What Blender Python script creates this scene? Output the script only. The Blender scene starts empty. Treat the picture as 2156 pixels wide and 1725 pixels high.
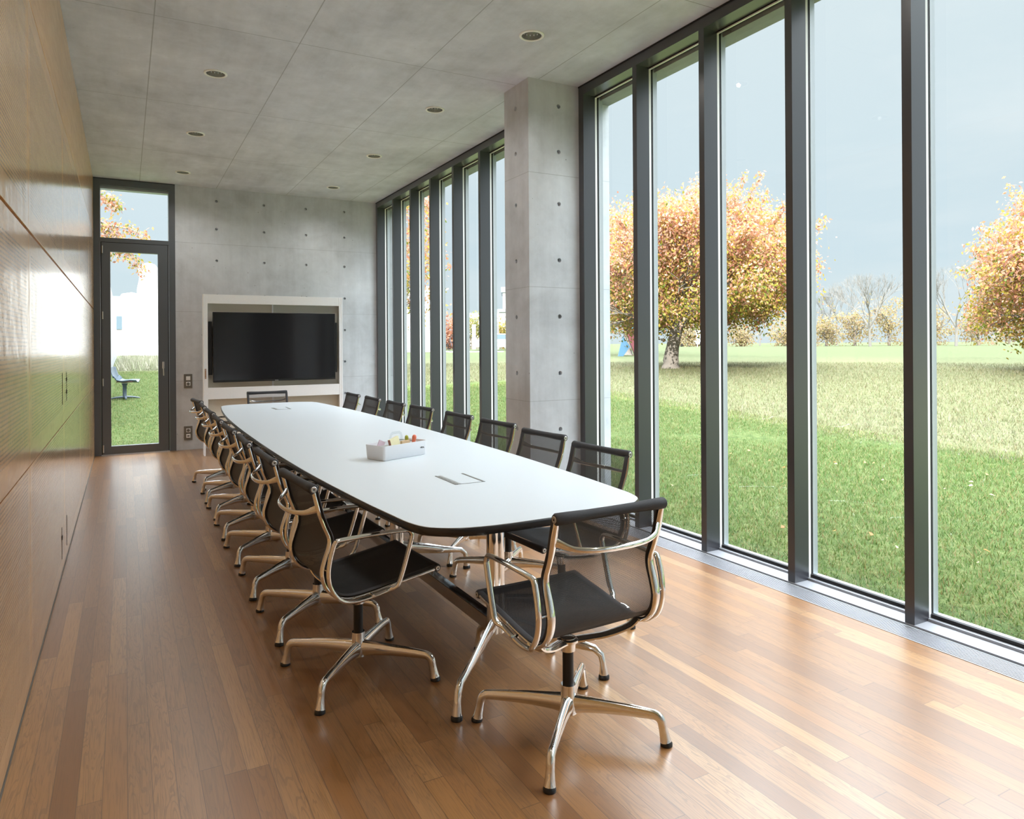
import bpy, bmesh, math, random
import numpy as np
from mathutils import Vector, Matrix
random.seed(7); rng = np.random.default_rng(11)
R = math.radians
col = bpy.context.scene.collection
H = 3.478           # ceiling height
XW = 3.293          # inner face of the window frames
YB = 10.253         # back wall
XL = -0.338         # face of the wood panelling
YR = -3.2           # rear wall behind the camera
TX = 1.375          # table centre line
TZ = 0.73           # table top

# ------------------------------------------------------------------ materials
def nmat(name):
    m = bpy.data.materials.new(name); m.use_nodes = True
    nt = m.node_tree
    return m, nt, nt.nodes['Principled BSDF']
def P(b, **k):
    for n, v in k.items():
        n = n.replace('_', ' ')
        for s in b.inputs:
            if s.name.lower() == n.lower():
                s.default_value = v; break
def N(nt, t, **k):
    n = nt.nodes.new(t)
    for a, v in k.items(): setattr(n, a, v)
    return n
class G:
    """small helper for math node graphs"""
    def __init__(s, nt): s.nt = nt
    def m(s, op, a, b=None, c=None):
        n = s.nt.nodes.new('ShaderNodeMath'); n.operation = op
        for i, v in enumerate((a, b, c)):
            if v is None: continue
            if isinstance(v, (int, float)): n.inputs[i].default_value = v
            else: s.nt.links.new(v, n.inputs[i])
        return n.outputs[0]
    def mix(s, f, a, b, blend='MIX'):
        n = s.nt.nodes.new('ShaderNodeMix'); n.data_type = 'RGBA'; n.blend_type = blend
        for i, v in ((0, f), (6, a), (7, b)):
            if isinstance(v, (int, float)): n.inputs[i].default_value = v
            elif isinstance(v, tuple): n.inputs[i].default_value = (*v, 1)
            else: s.nt.links.new(v, n.inputs[i])
        return n.outputs[2]
    def noise(s, vec, scale, detail=3, rough=.5, dist=0, dim='3D'):
        n = s.nt.nodes.new('ShaderNodeTexNoise'); n.noise_dimensions = dim
        n.inputs['Scale'].default_value = scale; n.inputs['Detail'].default_value = detail
        n.inputs['Roughness'].default_value = rough; n.inputs['Distortion'].default_value = dist
        if vec is not None: s.nt.links.new(vec, n.inputs['Vector'])
        return n.outputs['Fac']
    def ramp(s, f, stops, interp='LINEAR'):
        n = s.nt.nodes.new('ShaderNodeValToRGB'); cr = n.color_ramp; cr.interpolation = interp
        while len(cr.elements) < len(stops): cr.elements.new(.5)
        for e, (p, c) in zip(cr.elements, stops):
            e.position = p; e.color = (*c, 1) if len(c) == 3 else c
        s.nt.links.new(f, n.inputs[0]); return n.outputs[0]
    def comb(s, x, y, z):
        n = s.nt.nodes.new('ShaderNodeCombineXYZ')
        for i, v in enumerate((x, y, z)):
            if isinstance(v, (int, float)): n.inputs[i].default_value = v
            else: s.nt.links.new(v, n.inputs[i])
        return n.outputs[0]
    def sep(s, v):
        n = s.nt.nodes.new('ShaderNodeSeparateXYZ'); s.nt.links.new(v, n.inputs[0]); return n.outputs
    def pos(s): return s.nt.nodes.new('ShaderNodeNewGeometry').outputs['Position']
    def obj(s): return s.nt.nodes.new('ShaderNodeTexCoord').outputs['Object']
    def uv(s): return s.nt.nodes.new('ShaderNodeTexCoord').outputs['UV']
    def bump(s, h, strength, dist, b, extra=None):
        n = s.nt.nodes.new('ShaderNodeBump'); n.inputs['Strength'].default_value = strength
        n.inputs['Distance'].default_value = dist; s.nt.links.new(h, n.inputs['Height'])
        s.nt.links.new(n.outputs[0], b.inputs['Normal']); return n
    def link(s, a, b): s.nt.links.new(a, b)

def simple(name, c, rough=.5, metal=0, **k):
    m, nt, b = nmat(name)
    g = G(nt)
    v = g.noise(g.obj(), 60, 2)
    cc = g.ramp(v, [(.3, tuple(x*.99 for x in c)), (.7, tuple(min(1, x*1.01) for x in c))])
    g.link(cc, b.inputs['Base Color'])
    P(b, Roughness=rough, Metallic=metal, **k)
    return m

def mat_concrete(name, base=(.43, .425, .40), joints='wall'):
    m, nt, b = nmat(name); g = G(nt)
    p = g.pos(); x, y, z = g.sep(p)
    big = g.noise(p, 1.1, 5, .6, .6)
    mid = g.noise(p, 5, 5, .65, .3)
    fine = g.noise(p, 70, 3, .7)
    # faint vertical / longitudinal streaks left by the formwork
    sv = g.comb(g.m('MULTIPLY', x, 9), g.m('MULTIPLY', y, 9 if joints == 'wall' else 1.4), g.m('MULTIPLY', z, .8))
    streak = g.noise(sv, 1, 4, .6)
    f = g.m('ADD', g.m('MULTIPLY', big, .5), g.m('ADD', g.m('MULTIPLY', mid, .28), g.m('MULTIPLY', streak, .22)))
    c = g.ramp(f, [(.36, tuple(v*.76 for v in base)), (.5, tuple(v*.98 for v in base)), (.58, tuple(v*1.09 for v in base)), (.68, tuple(min(.95, v*1.28) for v in base))])
    c = g.mix(g.m('MULTIPLY', g.m('SUBTRACT', fine, .5), .5), c, tuple(v*1.2 for v in base))
    # small air holes
    vo = nt.nodes.new('ShaderNodeTexVoronoi'); vo.inputs['Scale'].default_value = 9; g.link(p, vo.inputs['Vector'])
    hole = g.m('LESS_THAN', vo.outputs['Distance'], .055)
    hm = g.m('GREATER_THAN', g.noise(p, 3.1, 2), .5)
    hole = g.m('MULTIPLY', hole, hm)
    def line(c, off, sp, w):
        q = g.m('FRACT', g.m('ADD', g.m('DIVIDE', g.m('SUBTRACT', c, off), sp), 100.5))
        return g.m('LESS_THAN', g.m('ABSOLUTE', g.m('SUBTRACT', q, .5)), w/sp/2)
    if joints == 'wall':
        ln = g.m('MULTIPLY', line(z, .905, .912, .005), .5)
    elif joints == 'ceiling':
        ln = g.m('MAXIMUM', line(x, .175, .912, .007), line(y, 5.07, 1.745, .007))
        ln = g.m('MULTIPLY', ln, .75)
    else:
        ln = g.m('MULTIPLY', line(z, .905, 1.3, .01), .5)
    c = g.mix(g.m('MULTIPLY', hole, .7 if joints != 'ceiling' else .25), c, tuple(v*.35 for v in base))
    c = g.mix(ln, c, tuple(v*.45 for v in base))
    g.link(c, b.inputs['Base Color'])
    P(b, Roughness=.62)
    hh = g.m('SUBTRACT', g.m('MULTIPLY', mid, .3), g.m('ADD', hole, ln))
    g.bump(hh, .35, .004, b)
    return m

def mat_floor():
    m, nt, b = nmat('oak_strip_floor'); g = G(nt)
    p = g.pos(); x, y, z = g.sep(p)
    w = .0672
    u = g.m('DIVIDE', x, w); row = g.m('FLOOR', u)
    def white(a, bb, k):
        n = nt.nodes.new('ShaderNodeTexWhiteNoise'); n.noise_dimensions = '3D'
        g.link(g.comb(a, bb, k), n.inputs['Vector']); return n.outputs['Value'], n.outputs['Color']
    r1, _ = white(row, 0., 1.5)
    ln = g.m('ADD', .85, g.m('MULTIPLY', r1, .65))
    v = g.m('ADD', g.m('DIVIDE', y, ln), g.m('MULTIPLY', r1, 37.3))
    idx = g.m('FLOOR', v)
    r2, rc = white(row, idx, 4.2)
    r3, _ = white(row, idx, 9.1)
    base = g.ramp(r2, [(0, (.190, .074, .017)), (.2, (.245, .104, .027)), (.6, (.30, .135, .037)), (.88, (.36, .175, .054)), (1, (.44, .242, .093))])
    # oak grain: long fibres plus cathedral figure
    off = g.m('MULTIPLY', r2, 53.0)
    gv = g.comb(g.m('ADD', g.m('MULTIPLY', x, 260), off), g.m('ADD', g.m('MULTIPLY', y, 7), off), off)
    fib = g.noise(gv, 1, 3, .6)
    gv2 = g.comb(g.m('ADD', g.m('MULTIPLY', x, 22), off), g.m('ADD', g.m('MULTIPLY', y, 1.7), off), off)
    cat = g.noise(gv2, 1, 2, .5, .9)
    rings = g.m('FRACT', g.m('MULTIPLY', cat, 13))
    rings = g.m('ABSOLUTE', g.m('SUBTRACT', rings, .5))
    rm = g.m('MULTIPLY', g.m('GREATER_THAN', r3, .25), g.m('LESS_THAN', rings, .13))
    c = g.mix(g.m('MULTIPLY', g.m('MINIMUM', g.m('MAXIMUM', g.m('MULTIPLY', g.m('SUBTRACT', fib, .50), 9.), 0.), 1.), .42), base, (.13, .058, .02))
    c = g.mix(g.m('MULTIPLY', rm, .42), c, (.12, .052, .018))
    c = g.mix(.10, c, g.ramp(r3, [(0, (.5, .25, .1)), (1, (.6, .45, .3))]))
    # seams
    fu = g.m('FRACT', u); fv = g.m('FRACT', v)
    s1 = g.m('LESS_THAN', g.m('MINIMUM', fu, g.m('SUBTRACT', 1, fu)), .018)
    s2 = g.m('LESS_THAN', g.m('MINIMUM', fv, g.m('SUBTRACT', 1, fv)), .0013)
    seam = g.m('MAXIMUM', s1, s2)
    c = g.mix(g.m('MULTIPLY', seam, .62), c, (.08, .04, .02))
    g.link(c, b.inputs['Base Color'])
    rr = g.m('ADD', .27, g.m('MULTIPLY', fib, .14)); g.link(rr, b.inputs['Roughness'])
    P(b, Coat_Weight=.8, Coat_Roughness=.29, Coat_IOR=1.55, Specular_IOR_Level=.5)
    hh = g.m('SUBTRACT', g.m('ADD', g.m('MULTIPLY', fib, .25), g.m('MULTIPLY', r3, .25)), seam)
    g.bump(hh, .22, .0012, b)
    return m

def mat_panel():
    m, nt, b = nmat('perforated_lacquered_wood'); g = G(nt)
    u, v, _ = g.sep(g.uv()); p = g.pos(); x, y, z = g.sep(p)
    gv = g.comb(g.m('MULTIPLY', x, 4), g.m('MULTIPLY', y, 3.2), g.m('MULTIPLY', z, 24))
    gr = g.noise(gv, 1, 4, .6, 1.2)
    c = g.ramp(gr, [(.3, (.56, .275, .085)), (.5, (.67, .35, .12)), (.7, (.75, .42, .165))])
    sp = .0148
    hu = g.m('SUBTRACT', g.m('FRACT', g.m('DIVIDE', u, sp)), .5); hv = g.m('SUBTRACT', g.m('FRACT', g.m('DIVIDE', v, sp)), .5)
    d = g.m('SQRT', g.m('ADD', g.m('MULTIPLY', hu, hu), g.m('MULTIPLY', hv, hv)))
    hole = g.m('LESS_THAN', d, .25)
    inm = g.m('MULTIPLY', g.m('MULTIPLY', g.m('GREATER_THAN', u, .075), g.m('LESS_THAN', u, 1.735)),
              g.m('MULTIPLY', g.m('GREATER_THAN', v, .09), g.m('LESS_THAN', v, .86)))
    hole = g.m('MULTIPLY', hole, inm)
    c = g.mix(g.m('MULTIPLY', hole, .95), c, (.03, .016, .008))
    g.link(c, b.inputs['Base Color'])
    P(b, Roughness=.34, Coat_Weight=1.0, Coat_Roughness=.15, Coat_IOR=1.8)
    wave = g.noise(p, 7, 2, .4)
    fine = g.noise(p, 45, 2, .5)
    hh = g.m('ADD', g.m('MULTIPLY', wave, 1.3), g.m('ADD', g.m('MULTIPLY', fine, .42), g.m('MULTIPLY', hole, -.45)))
    n = g.bump(hh, .42, .003, b)
    g.link(n.outputs[0], b.inputs['Coat Normal'])
    return m

def mat_woodplain():
    m, nt, b = nmat('lacquered_wood_strip'); g = G(nt)
    x, y, z = g.sep(g.pos())
    gr = g.noise(g.comb(g.m('MULTIPLY', x, 4), g.m('MULTIPLY', y, 2.5), g.m('MULTIPLY', z, 22)), 1, 4, .6, 1.4)
    c = g.ramp(gr, [(.3, (.56, .275, .085)), (.5, (.67, .35, .12)), (.7, (.75, .42, .165))])
    g.link(c, b.inputs['Base Color']); P(b, Roughness=.32, Coat_Weight=.7, Coat_Roughness=.12)
    return m

def mat_fabric(name, hole=.43, c=(.018, .018, .02)):
    m, nt, b = nmat(name); g = G(nt)
    u, v, _ = g.sep(g.uv())
    s = .0034
    a = g.m('FRACT', g.m('DIVIDE', u, s)); vv = g.m('DIVIDE', v, s*.8)
    a = g.m('FRACT', g.m('ADD', g.m('DIVIDE', u, s), g.m('MULTIPLY', g.m('FLOOR', vv), .5)))
    e = g.m('FRACT', vv)
    da = g.m('ABSOLUTE', g.m('SUBTRACT', a, .5)); de = g.m('ABSOLUTE', g.m('SUBTRACT', e, .5))
    lw = N(nt, 'ShaderNodeLayerWeight'); k0 = math.sqrt(hole)/2
    k = g.m('MULTIPLY', k0, g.m('MAXIMUM', g.m('SUBTRACT', 1.06, g.m('MULTIPLY', lw.outputs['Facing'], 1.0)), 0.))
    op = g.m('MULTIPLY', g.m('LESS_THAN', da, k), g.m('LESS_THAN', de, k))
    cc = g.ramp(g.m('ADD', da, de), [(0, tuple(x*.8 for x in c)), (1, tuple(x*2.4 for x in c))])
    g.link(cc, b.inputs['Base Color']); P(b, Roughness=.6, Specular_IOR_Level=.22)
    g.link(g.m('SUBTRACT', 1, op), b.inputs['Alpha'])
    g.bump(g.m('ADD', da, de), .5, .001, b)
    return m

def mat_glass(name, tint=(.97, .985, .98), refl=.06):
    m, nt, b = nmat(name); g = G(nt)
    nt.nodes.remove(b); out = nt.nodes['Material Output']
    tr = N(nt, 'ShaderNodeBsdfTransparent'); tr.inputs[0].default_value = (*tint, 1)
    gl = N(nt, 'ShaderNodeBsdfGlossy'); gl.inputs['Roughness'].default_value = .02
    lw = N(nt, 'ShaderNodeLayerWeight'); lw.inputs[0].default_value = .5
    k = g.m('MINIMUM', g.m('ADD', refl*.8, g.m('MULTIPLY', g.m('POWER', lw.outputs['Facing'], 5.0), refl*11)), .9)
    mx = N(nt, 'ShaderNodeMixShader'); g.link(k, mx.inputs[0]); g.link(tr.outputs[0], mx.inputs[1]); g.link(gl.outputs[0], mx.inputs[2])
    g.link(mx.outputs[0], out.inputs[0])
    return m

def mat_attr(name, rough=.7, trans=0.0, gain=1.0):
    m, nt, b = nmat(name); g = G(nt)
    a = N(nt, 'ShaderNodeAttribute'); a.attribute_name = 'tint'
    g.link(a.outputs['Color'], b.inputs['Base Color']); P(b, Roughness=rough, Specular_IOR_Level=.25)
    if trans:
        out = nt.nodes['Material Output']
        t = N(nt, 'ShaderNodeBsdfTranslucent'); g.link(a.outputs['Color'], t.inputs[0])
        mx = N(nt, 'ShaderNodeMixShader'); mx.inputs[0].default_value = trans
        g.link(b.outputs[0], mx.inputs[1]); g.link(t.outputs[0], mx.inputs[2]); g.link(mx.outputs[0], out.inputs[0])
    return m

def mat_ground():
    m, nt, b = nmat('meadow_ground'); g = G(nt)
    p = g.pos(); x, y, z = g.sep(p)
    r = g.m('SQRT', g.m('ADD', g.m('MULTIPLY', x, x), g.m('MULTIPLY', y, y)))
    n1 = g.noise(p, .35, 4, .6); n2 = g.noise(p, 9, 5, .75); n3 = g.noise(g.comb(g.m('MULTIPLY', x, 30), g.m('MULTIPLY', y, 30), 0.), 1, 4, .8)
    green = g.ramp(n2, [(.3, (.030, .048, .014)), (.5, (.062, .088, .027)), (.7, (.12, .135, .055))])
    dry = g.ramp(n2, [(.3, (.055, .063, .026)), (.5, (.093, .096, .050)), (.72, (.145, .138, .088))])
    f = g.m('ADD', g.m('MULTIPLY', g.m('MAXIMUM', g.m('SUBTRACT', x, 9.1), g.m('SUBTRACT', y, 16.4)), 1.6), g.m('MULTIPLY', g.m('SUBTRACT', n1, .5), 2.2))
    f = g.m('MINIMUM', g.m('MAXIMUM', f, 0.), .85)
    far = g.m('MINIMUM', g.m('MAXIMUM', g.m('MULTIPLY', g.m('SUBTRACT', r, 27.), .12), 0.), .8)
    door = g.m('LESS_THAN', g.m('SUBTRACT', x, g.m('MULTIPLY', y, .18)), 0.)   # mown lawn beside the garden wall
    f = g.m('MULTIPLY', f, g.m('SUBTRACT', 1, g.m('MULTIPLY', door, g.m('LESS_THAN', r, 23.))))
    c = g.mix(f, green, dry)
    c = g.mix(far, c, g.ramp(n2, [(.3, (.047, .062, .028)), (.7, (.077, .090, .046))]))
    c = g.mix(g.m('MULTIPLY', g.m('GREATER_THAN', n3, .6), .4), c, (.05, .07, .015))
    g.link(c, b.inputs['Base Color']); P(b, Roughness=.95, Specular_IOR_Level=.1)
    g.bump(n2, .8, .05, b)
    return m

M = {}
M['concrete'] = mat_concrete('concrete_wall', (.57, .60, .64))
M['ceiling'] = mat_concrete('concrete_ceiling', (.64, .66, .73), 'ceiling')
M['concrete_out'] = mat_concrete('concrete_outside', (.30, .31, .32), 'fin')
M['floor'] = mat_floor(); M['panel'] = mat_panel(); M['wood'] = mat_woodplain()
M['frame'] = simple('anthracite_metal', (.036, .037, .045), .34, 0.0, Coat_Weight=.8, Coat_Roughness=.28)
M['doorframe'] = simple('slate_door_metal', (.095, .108, .122), .36, 0.0, Coat_Weight=.3, Coat_Roughness=.3)
M['gasket'] = simple('black_gasket', (.008, .008, .009), .6)
M['sill'] = simple('light_aluminium', (.36, .37, .40), .42, .35)
M['strip'] = simple('bright_glazing_strip', (.92, .92, .92), .3, .1)
M['capout'] = simple('outer_aluminium_cap', (.42, .45, .48), .4, .4)
M['grille_dark'] = simple('grille_shadow_gap', (.012, .012, .014), .8)
M['chrome'] = simple('polished_aluminium', (.86, .85, .83), .10, 1.0)
M['chrome_dark'] = simple('dark_polished_metal', (.16, .16, .17), .06, 1.0)
M['mesh'] = mat_fabric('black_net_weave', .52, (.045, .046, .050)); M['seatmesh'] = mat_fabric('dense_black_net_weave', .12, (.010, .010, .011))
M['rollmesh'] = mat_fabric('wrapped_net_weave', .0005, (.028, .028, .031))
M['black'] = simple('black_plastic', (.012, .012, .013), .3)
M['col'] = simple('black_gas_column', (.02, .02, .022), .35, .3)
m_t, _n, _b = nmat('white_laminate'); P(_b, Base_Color=(.66, .72, .765, 1), Roughness=.32); M['top'] = m_t
M['edge'] = simple('dark_vinyl_edge', (.022, .020, .020), .25)
M['glass'] = mat_glass('window_pane_glass')
M['acrylic'] = mat_glass('clear_acrylic', (.95, .965, .97), .03)
M['white'] = simple('white_painted_board', (.90, .93, .97), .4); M['greyboard'] = simple('greyish_board', (.66, .67, .62), .4)
M['cream'] = simple('cream_board', (.74, .69, .60), .5)
m_t, _n, _b = nmat('white_plastic'); P(_b, Base_Color=(.78, .80, .83, 1), Roughness=.3); M['whiteplastic'] = m_t
M['screen'] = simple('tv_screen_glass', (.012, .012, .014), .10)
M['silver'] = simple('brushed_silver', (.6, .6, .6), .3, .9)
M['plate'] = simple('taupe_switch_plate', (.17, .16, .14), .4, .3)
M['leafm'] = mat_attr('autumn_leaves', .55, .5); M['grassm'] = mat_attr('grass_blades', .7, .3)
M['bark'] = simple('grey_bark', (.13, .115, .10), .9); M['palebark'] = simple('pale_bark', (.12, .115, .105), .9)
M['ground'] = mat_ground()
M['render'] = simple('white_render', (.50, .50, .50), .8)
M['roofing'] = simple('pale_metal_roof', (.17, .20, .22), .6)
M['red'] = simple('brick_red_paint', (.085, .018, .024), .4); M['blue'] = simple('sky_blue_paint', (.035, .10, .17), .4)
M['navy'] = simple('shell_chair_blue', (.05, .075, .10), .4); M['carpaint'] = simple('white_car_paint', (.7, .7, .72), .25)
M['tyre'] = simple('tyre_rubber', (.02, .02, .02), .8); M['darkglass'] = simple('dark_window_glass', (.10, .14, .17), .1)
M['note'] = simple('pale_yellow_paper', (.80, .76, .50), .7); M['notebrown'] = simple('brown_pad_edge', (.36, .17, .12), .8)
M['orange'] = simple('coral_plastic', (.85, .22, .13), .4); M['green'] = simple('olive_green_plastic', (.40, .42, .05), .4)
M['pink'] = simple('pale_pink_paper', (.75, .60, .68), .6); M['kraft'] = simple('kraft_card', (.70, .52, .33), .7)
M['brown'] = simple('brown_fabric', (.16, .09, .07), .8); M['asphalt'] = simple('pale_path', (.60, .58, .54), .9)
M['brass'] = simple('bronze_latch', (.42, .26, .17), .35, .5)
M['reflector'] = simple('satin_reflector', (.50, .50, .48), .22, .85)
M['trimwhite'] = simple('offwhite_ring', (.86, .86, .82), .4)

# ------------------------------------------------------------------ mesh helper
class MB:
    def __init__(s): s.v = []; s.f = []; s.mi = []; s.uv = []; s.cur = 0; s.has_uv = False
    def _f(s, idx, uv=None): s.f.append(tuple(idx)); s.mi.append(s.cur); s.uv.append(uv)
    def box(s, x0, x1, y0, y1, z0, z1, T=None):
        n = len(s.v)
        for z in (z0, z1):
            for (x, y) in ((x0, y0), (x1, y0), (x1, y1), (x0, y1)):
                p = Vector((x, y, z)); s.v.append(T @ p if T else p)
        for q in ((0, 3, 2, 1), (4, 5, 6, 7), (0, 1, 5, 4), (1, 2, 6, 5), (2, 3, 7, 6), (3, 0, 4, 7)): s._f([n+i for i in q])
        return s
    def loft(s, rings, closed=True, caps=True):
        n0 = len(s.v); k = len(rings[0])
        for r in rings: s.v.extend(Vector(p) for p in r)
        for i in range(len(rings)-1):
            a = n0+i*k; b = a+k
            for j in range(k if closed else k-1):
                j2 = (j+1) % k
                s._f((a+j, a+j2, b+j2, b+j))
        if caps and closed:
            s._f(tuple(n0+j for j in reversed(range(k)))); e = n0+(len(rings)-1)*k
            s._f(tuple(e+j for j in range(k)))
        return s
    def tube(s, pts, rad, n=10, rw=None, up=(0, 0, 1), closed=False, caps=True):
        """sweep; rad: radius or list; rw: optional second radius (list/num) for the lateral axis"""
        pts = [Vector(p) for p in pts]; m = len(pts)
        ra = rad if isinstance(rad, (list, tuple)) else [rad]*m
        rb = ra if rw is None else (rw if isinstance(rw, (list, tuple)) else [rw]*m)
        rings = []; up = Vector(up); side0 = None
        for i in range(m):
            if closed: t = pts[(i+1) % m]-pts[i-1]
            else: t = pts[min(i+1, m-1)]-pts[max(i-1, 0)]
            t.normalize()
            sd = t.cross(up)
            if sd.length < .05: sd = side0 if side0 is not None else t.cross(Vector((0, 1, .01)))
            sd = sd - t*sd.dot(t); sd.normalize()
            if side0 is not None and sd.dot(side0) < 0: sd = -sd
            side0 = sd.copy(); nn = sd.cross(t).normalized()
            rings.append([pts[i]+nn*(ra[i]*math.cos(2*math.pi*j/n))+sd*(rb[i]*math.sin(2*math.pi*j/n)) for j in range(n)])
        if closed: rings.append(rings[0]); return s.loft(rings, True, False)
        return s.loft(rings, True, caps)
    def lathe(s, prof, n=24, c=(0, 0, 0), axis='z', caps=True):
        rings = []
        for r, z in prof:
            rg = []
            for j in range(n):
                a = 2*math.pi*j/n; p = (r*math.cos(a), r*math.sin(a), z)
                if axis == 'y': p = (p[0], p[2], p[1])
                if axis == 'x': p = (p[2], p[0], p[1])
                rg.append((p[0]+c[0], p[1]+c[1], p[2]+c[2]))
            rings.append(rg)
        return s.loft(rings, True, caps)
    def prism(s, outline, a, b, axis='z', caps=True):
        def q(u, v, w): return {'z': (u, v, w), 'y': (u, w, v), 'x': (w, u, v)}[axis]
        return s.loft([[q(u, v, a) for u, v in outline], [q(u, v, b) for u, v in outline]], True, caps)
    def quad(s, a, b, c, d, uv=None):
        n = len(s.v); s.v += [Vector(a), Vector(b), Vector(c), Vector(d)]; s._f((n, n+1, n+2, n+3), uv)
        if uv: s.has_uv = True
        return s
    def build(s, name, mats, parent=None, smooth=False, bevel=0, T=None, fix=True, weld=False):
        me = bpy.data.meshes.new(name)
        me.from_pydata([tuple(T @ v if T else v) for v in s.v], [], s.f)
        mats = mats if isinstance(mats, (list, tuple)) else [mats]
        for m_ in mats: me.materials.append(m_)
        if len(mats) > 1: me.polygons.foreach_set('material_index', s.mi)
        if s.has_uv:
            ul = me.uv_layers.new(name='UVMap')
            for p, uv in zip(me.polygons, s.uv):
                if uv:
                    for li, c in zip(p.loop_indices, uv): ul.data[li].uv = c
        if fix or weld:
            bm = bmesh.new(); bm.from_mesh(me)
            if weld: bmesh.ops.remove_doubles(bm, verts=bm.verts, dist=1e-5)
            bmesh.ops.recalc_face_normals(bm, faces=bm.faces)
            bm.to_mesh(me); bm.free()
        if smooth:
            me.polygons.foreach_set('use_smooth', [True]*len(me.polygons))
            try: me.set_sharp_from_angle(angle=R(42))
            except Exception: pass
        o = bpy.data.objects.new(name, me); col.objects.link(o)
        if parent is not None: o.parent = parent
        if bevel:
            bv = o.modifiers.new('bevel', 'BEVEL'); bv.width = bevel; bv.segments = 2; bv.limit_method = 'ANGLE'
        return o
def tag(o, label=None, cat=None, group=None, kind=None):
    if label: o['label'] = label
    if cat: o['category'] = cat
    if group: o['group'] = group
    if kind: o['kind'] = kind
    return o
def empty(name, loc=(0, 0, 0), rz=0):
    o = bpy.data.objects.new(name, None); o.empty_display_size = .1; col.objects.link(o)
    o.location = loc; o.rotation_euler = (0, 0, rz); return o
def copy_tree(o, parent=None):
    c = o.copy(); col.objects.link(c); c.parent = parent
    for ch in [x for x in bpy.data.objects if x.parent == o]: copy_tree(ch, c)
    return c
def spline(pts, n=6, closed=False):
    """Catmull-Rom"""
    pts = [Vector(p) for p in pts]; out = []; m = len(pts)
    rg = range(m) if closed else range(m-1)
    for i in rg:
        g = (lambda k: pts[k % m]) if closed else (lambda k: pts[max(0, min(m-1, k))])
        a, b, c, d = g(i-1), g(i), g(i+1), g(i+2)
        for j in range(n):
            t = j/n
            out.append(.5*((2*b)+(c-a)*t+(2*a-5*b+4*c-d)*t*t+(3*b-a-3*c+d)*t**3))
    if not closed: out.append(pts[-1])
    return out
def struct(o, label=None, cat=None):
    o['kind'] = 'structure'
    if label: o['label'] = label
    if cat: o['category'] = cat
    return o

# ------------------------------------------------------------------ wall faces with round holes
def holed(mb, O, U, V, W, us, vs, holes, n=14):
    """rect O + u*U + v*V (us=(u0,u1)), round holes (u,v,r,depth) sunk along -W; W = outward normal"""
    O, U, V, W = map(Vector, (O, U, V, W)); pt = lambda u, v, w=0: O+U*u+V*v+W*w
    cu = {us[0], us[1]}; cv = {vs[0], vs[1]}; cells = {}
    for (u, v, r, d) in holes:
        a = r*1.8
        cu |= {round(u-a, 4), round(u+a, 4)}; cv |= {round(v-a, 4), round(v+a, 4)}
    cu = sorted(cu); cv = sorted(cv)
    for i in range(len(cu)-1):
        for j in range(len(cv)-1):
            u0, u1, v0, v1 = cu[i], cu[i+1], cv[j], cv[j+1]
            uc, vc = (u0+u1)/2, (v0+v1)/2
            h = [q for q in holes if abs(q[0]-uc) < q[2]*1.8 and abs(q[1]-vc) < q[2]*1.8]
            if not h: mb.quad(pt(u0, v0), pt(u1, v0), pt(u1, v1), pt(u0, v1)); continue
            u, v, r, d = h[0]
            N4 = 16; k = len(mb.v)
            for q in range(N4):
                a = 2*math.pi*(q+.5)/N4; c, s_ = math.cos(a), math.sin(a); mx = max(abs(c), abs(s_))
                mb.v.append(pt(uc+c/mx*(u1-u0)/2, vc+s_/mx*(v1-v0)/2))
            # snap outer ring corners
            for q in range(N4): mb.v.append(pt(u+r*math.cos(2*math.pi*(q+.5)/N4), v+r*math.sin(2*math.pi*(q+.5)/N4)))
            for q in range(N4): mb.v.append(pt(u+.85*r*math.cos(2*math.pi*(q+.5)/N4), v+.85*r*math.sin(2*math.pi*(q+.5)/N4), -d))
            cc = {1: (1, 1), 5: (-1, 1), 9: (-1, -1), 13: (1, -1)}
            for q in range(N4):
                q2 = (q+1) % N4
                mb._f((k+q, k+q2, k+N4+q2, k+N4+q)); mb._f((k+N4+q, k+N4+q2, k+2*N4+q2, k+2*N4+q))
            if d < .06: mb._f([k+2*N4+q for q in range(N4)])
            # corner triangles
            for q, (sx, sy) in ((1, (1, 1)), (5, (-1, 1)), (9, (-1, -1)), (13, (1, -1))):
                kk = len(mb.v); mb.v.append(pt(uc+sx*(u1-u0)/2, vc+sy*(v1-v0)/2)); mb._f((k+q, kk, k+(q+1) % N4))

# ------------------------------------------------------------------ setting: floor, ceiling, walls
f_ = MB(); f_.box(-.5, 3.137, YR, YB+.05, -.12, 0)
struct(f_.build('floor', M['floor']), 'oak strip floor of narrow boards running the length of the room', 'floor')
LAMPS = [(2.458, y) for y in (.66, 2.43, 4.2, 5.93, 7.70, 9.48)] + [(.629, y) for y in (.66, 2.43, 4.2, 5.93, 7.70, 9.48)]
c_ = MB(); holed(c_, (0, 0, H), (1, 0, 0), (0, 1, 0), (0, 0, -1), (-.6, 3.60), (YR, YB+.3), [(x, y, .070, .10) for x, y in LAMPS])
struct(c_.build('ceiling', M['ceiling'], fix=False), 'grey exposed concrete ceiling with dark formwork joint lines', 'ceiling')
r_ = MB(); r_.box(-7, 3.60, YR-.3, YB+.35, H+.14, 3.95)
r_.box(3.46, 3.60, YR-.3, YB+.35, 3.37, H+.14)
struct(r_.build('trim_4', M['concrete_out']), 'concrete roof slab and outer lintel above the windows', 'roof')
hx = [.48+.605*k for k in range(0, 6)]
zs = [.205, .665, 1.126, 1.583, 2.044, 2.507, 2.93, 3.303]
holes = [(x, z, .0175, .034) for x in (1.087, 1.697, 2.267, 2.815) for z in zs if not (x > 2.7 and z < 2.0 and False)]
b_ = MB(); holed(b_, (0, YB, 0), (1, 0, 0), (0, 0, 1), (0, -1, 0), (.578, XW+.3), (0, H), holes)
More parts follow.
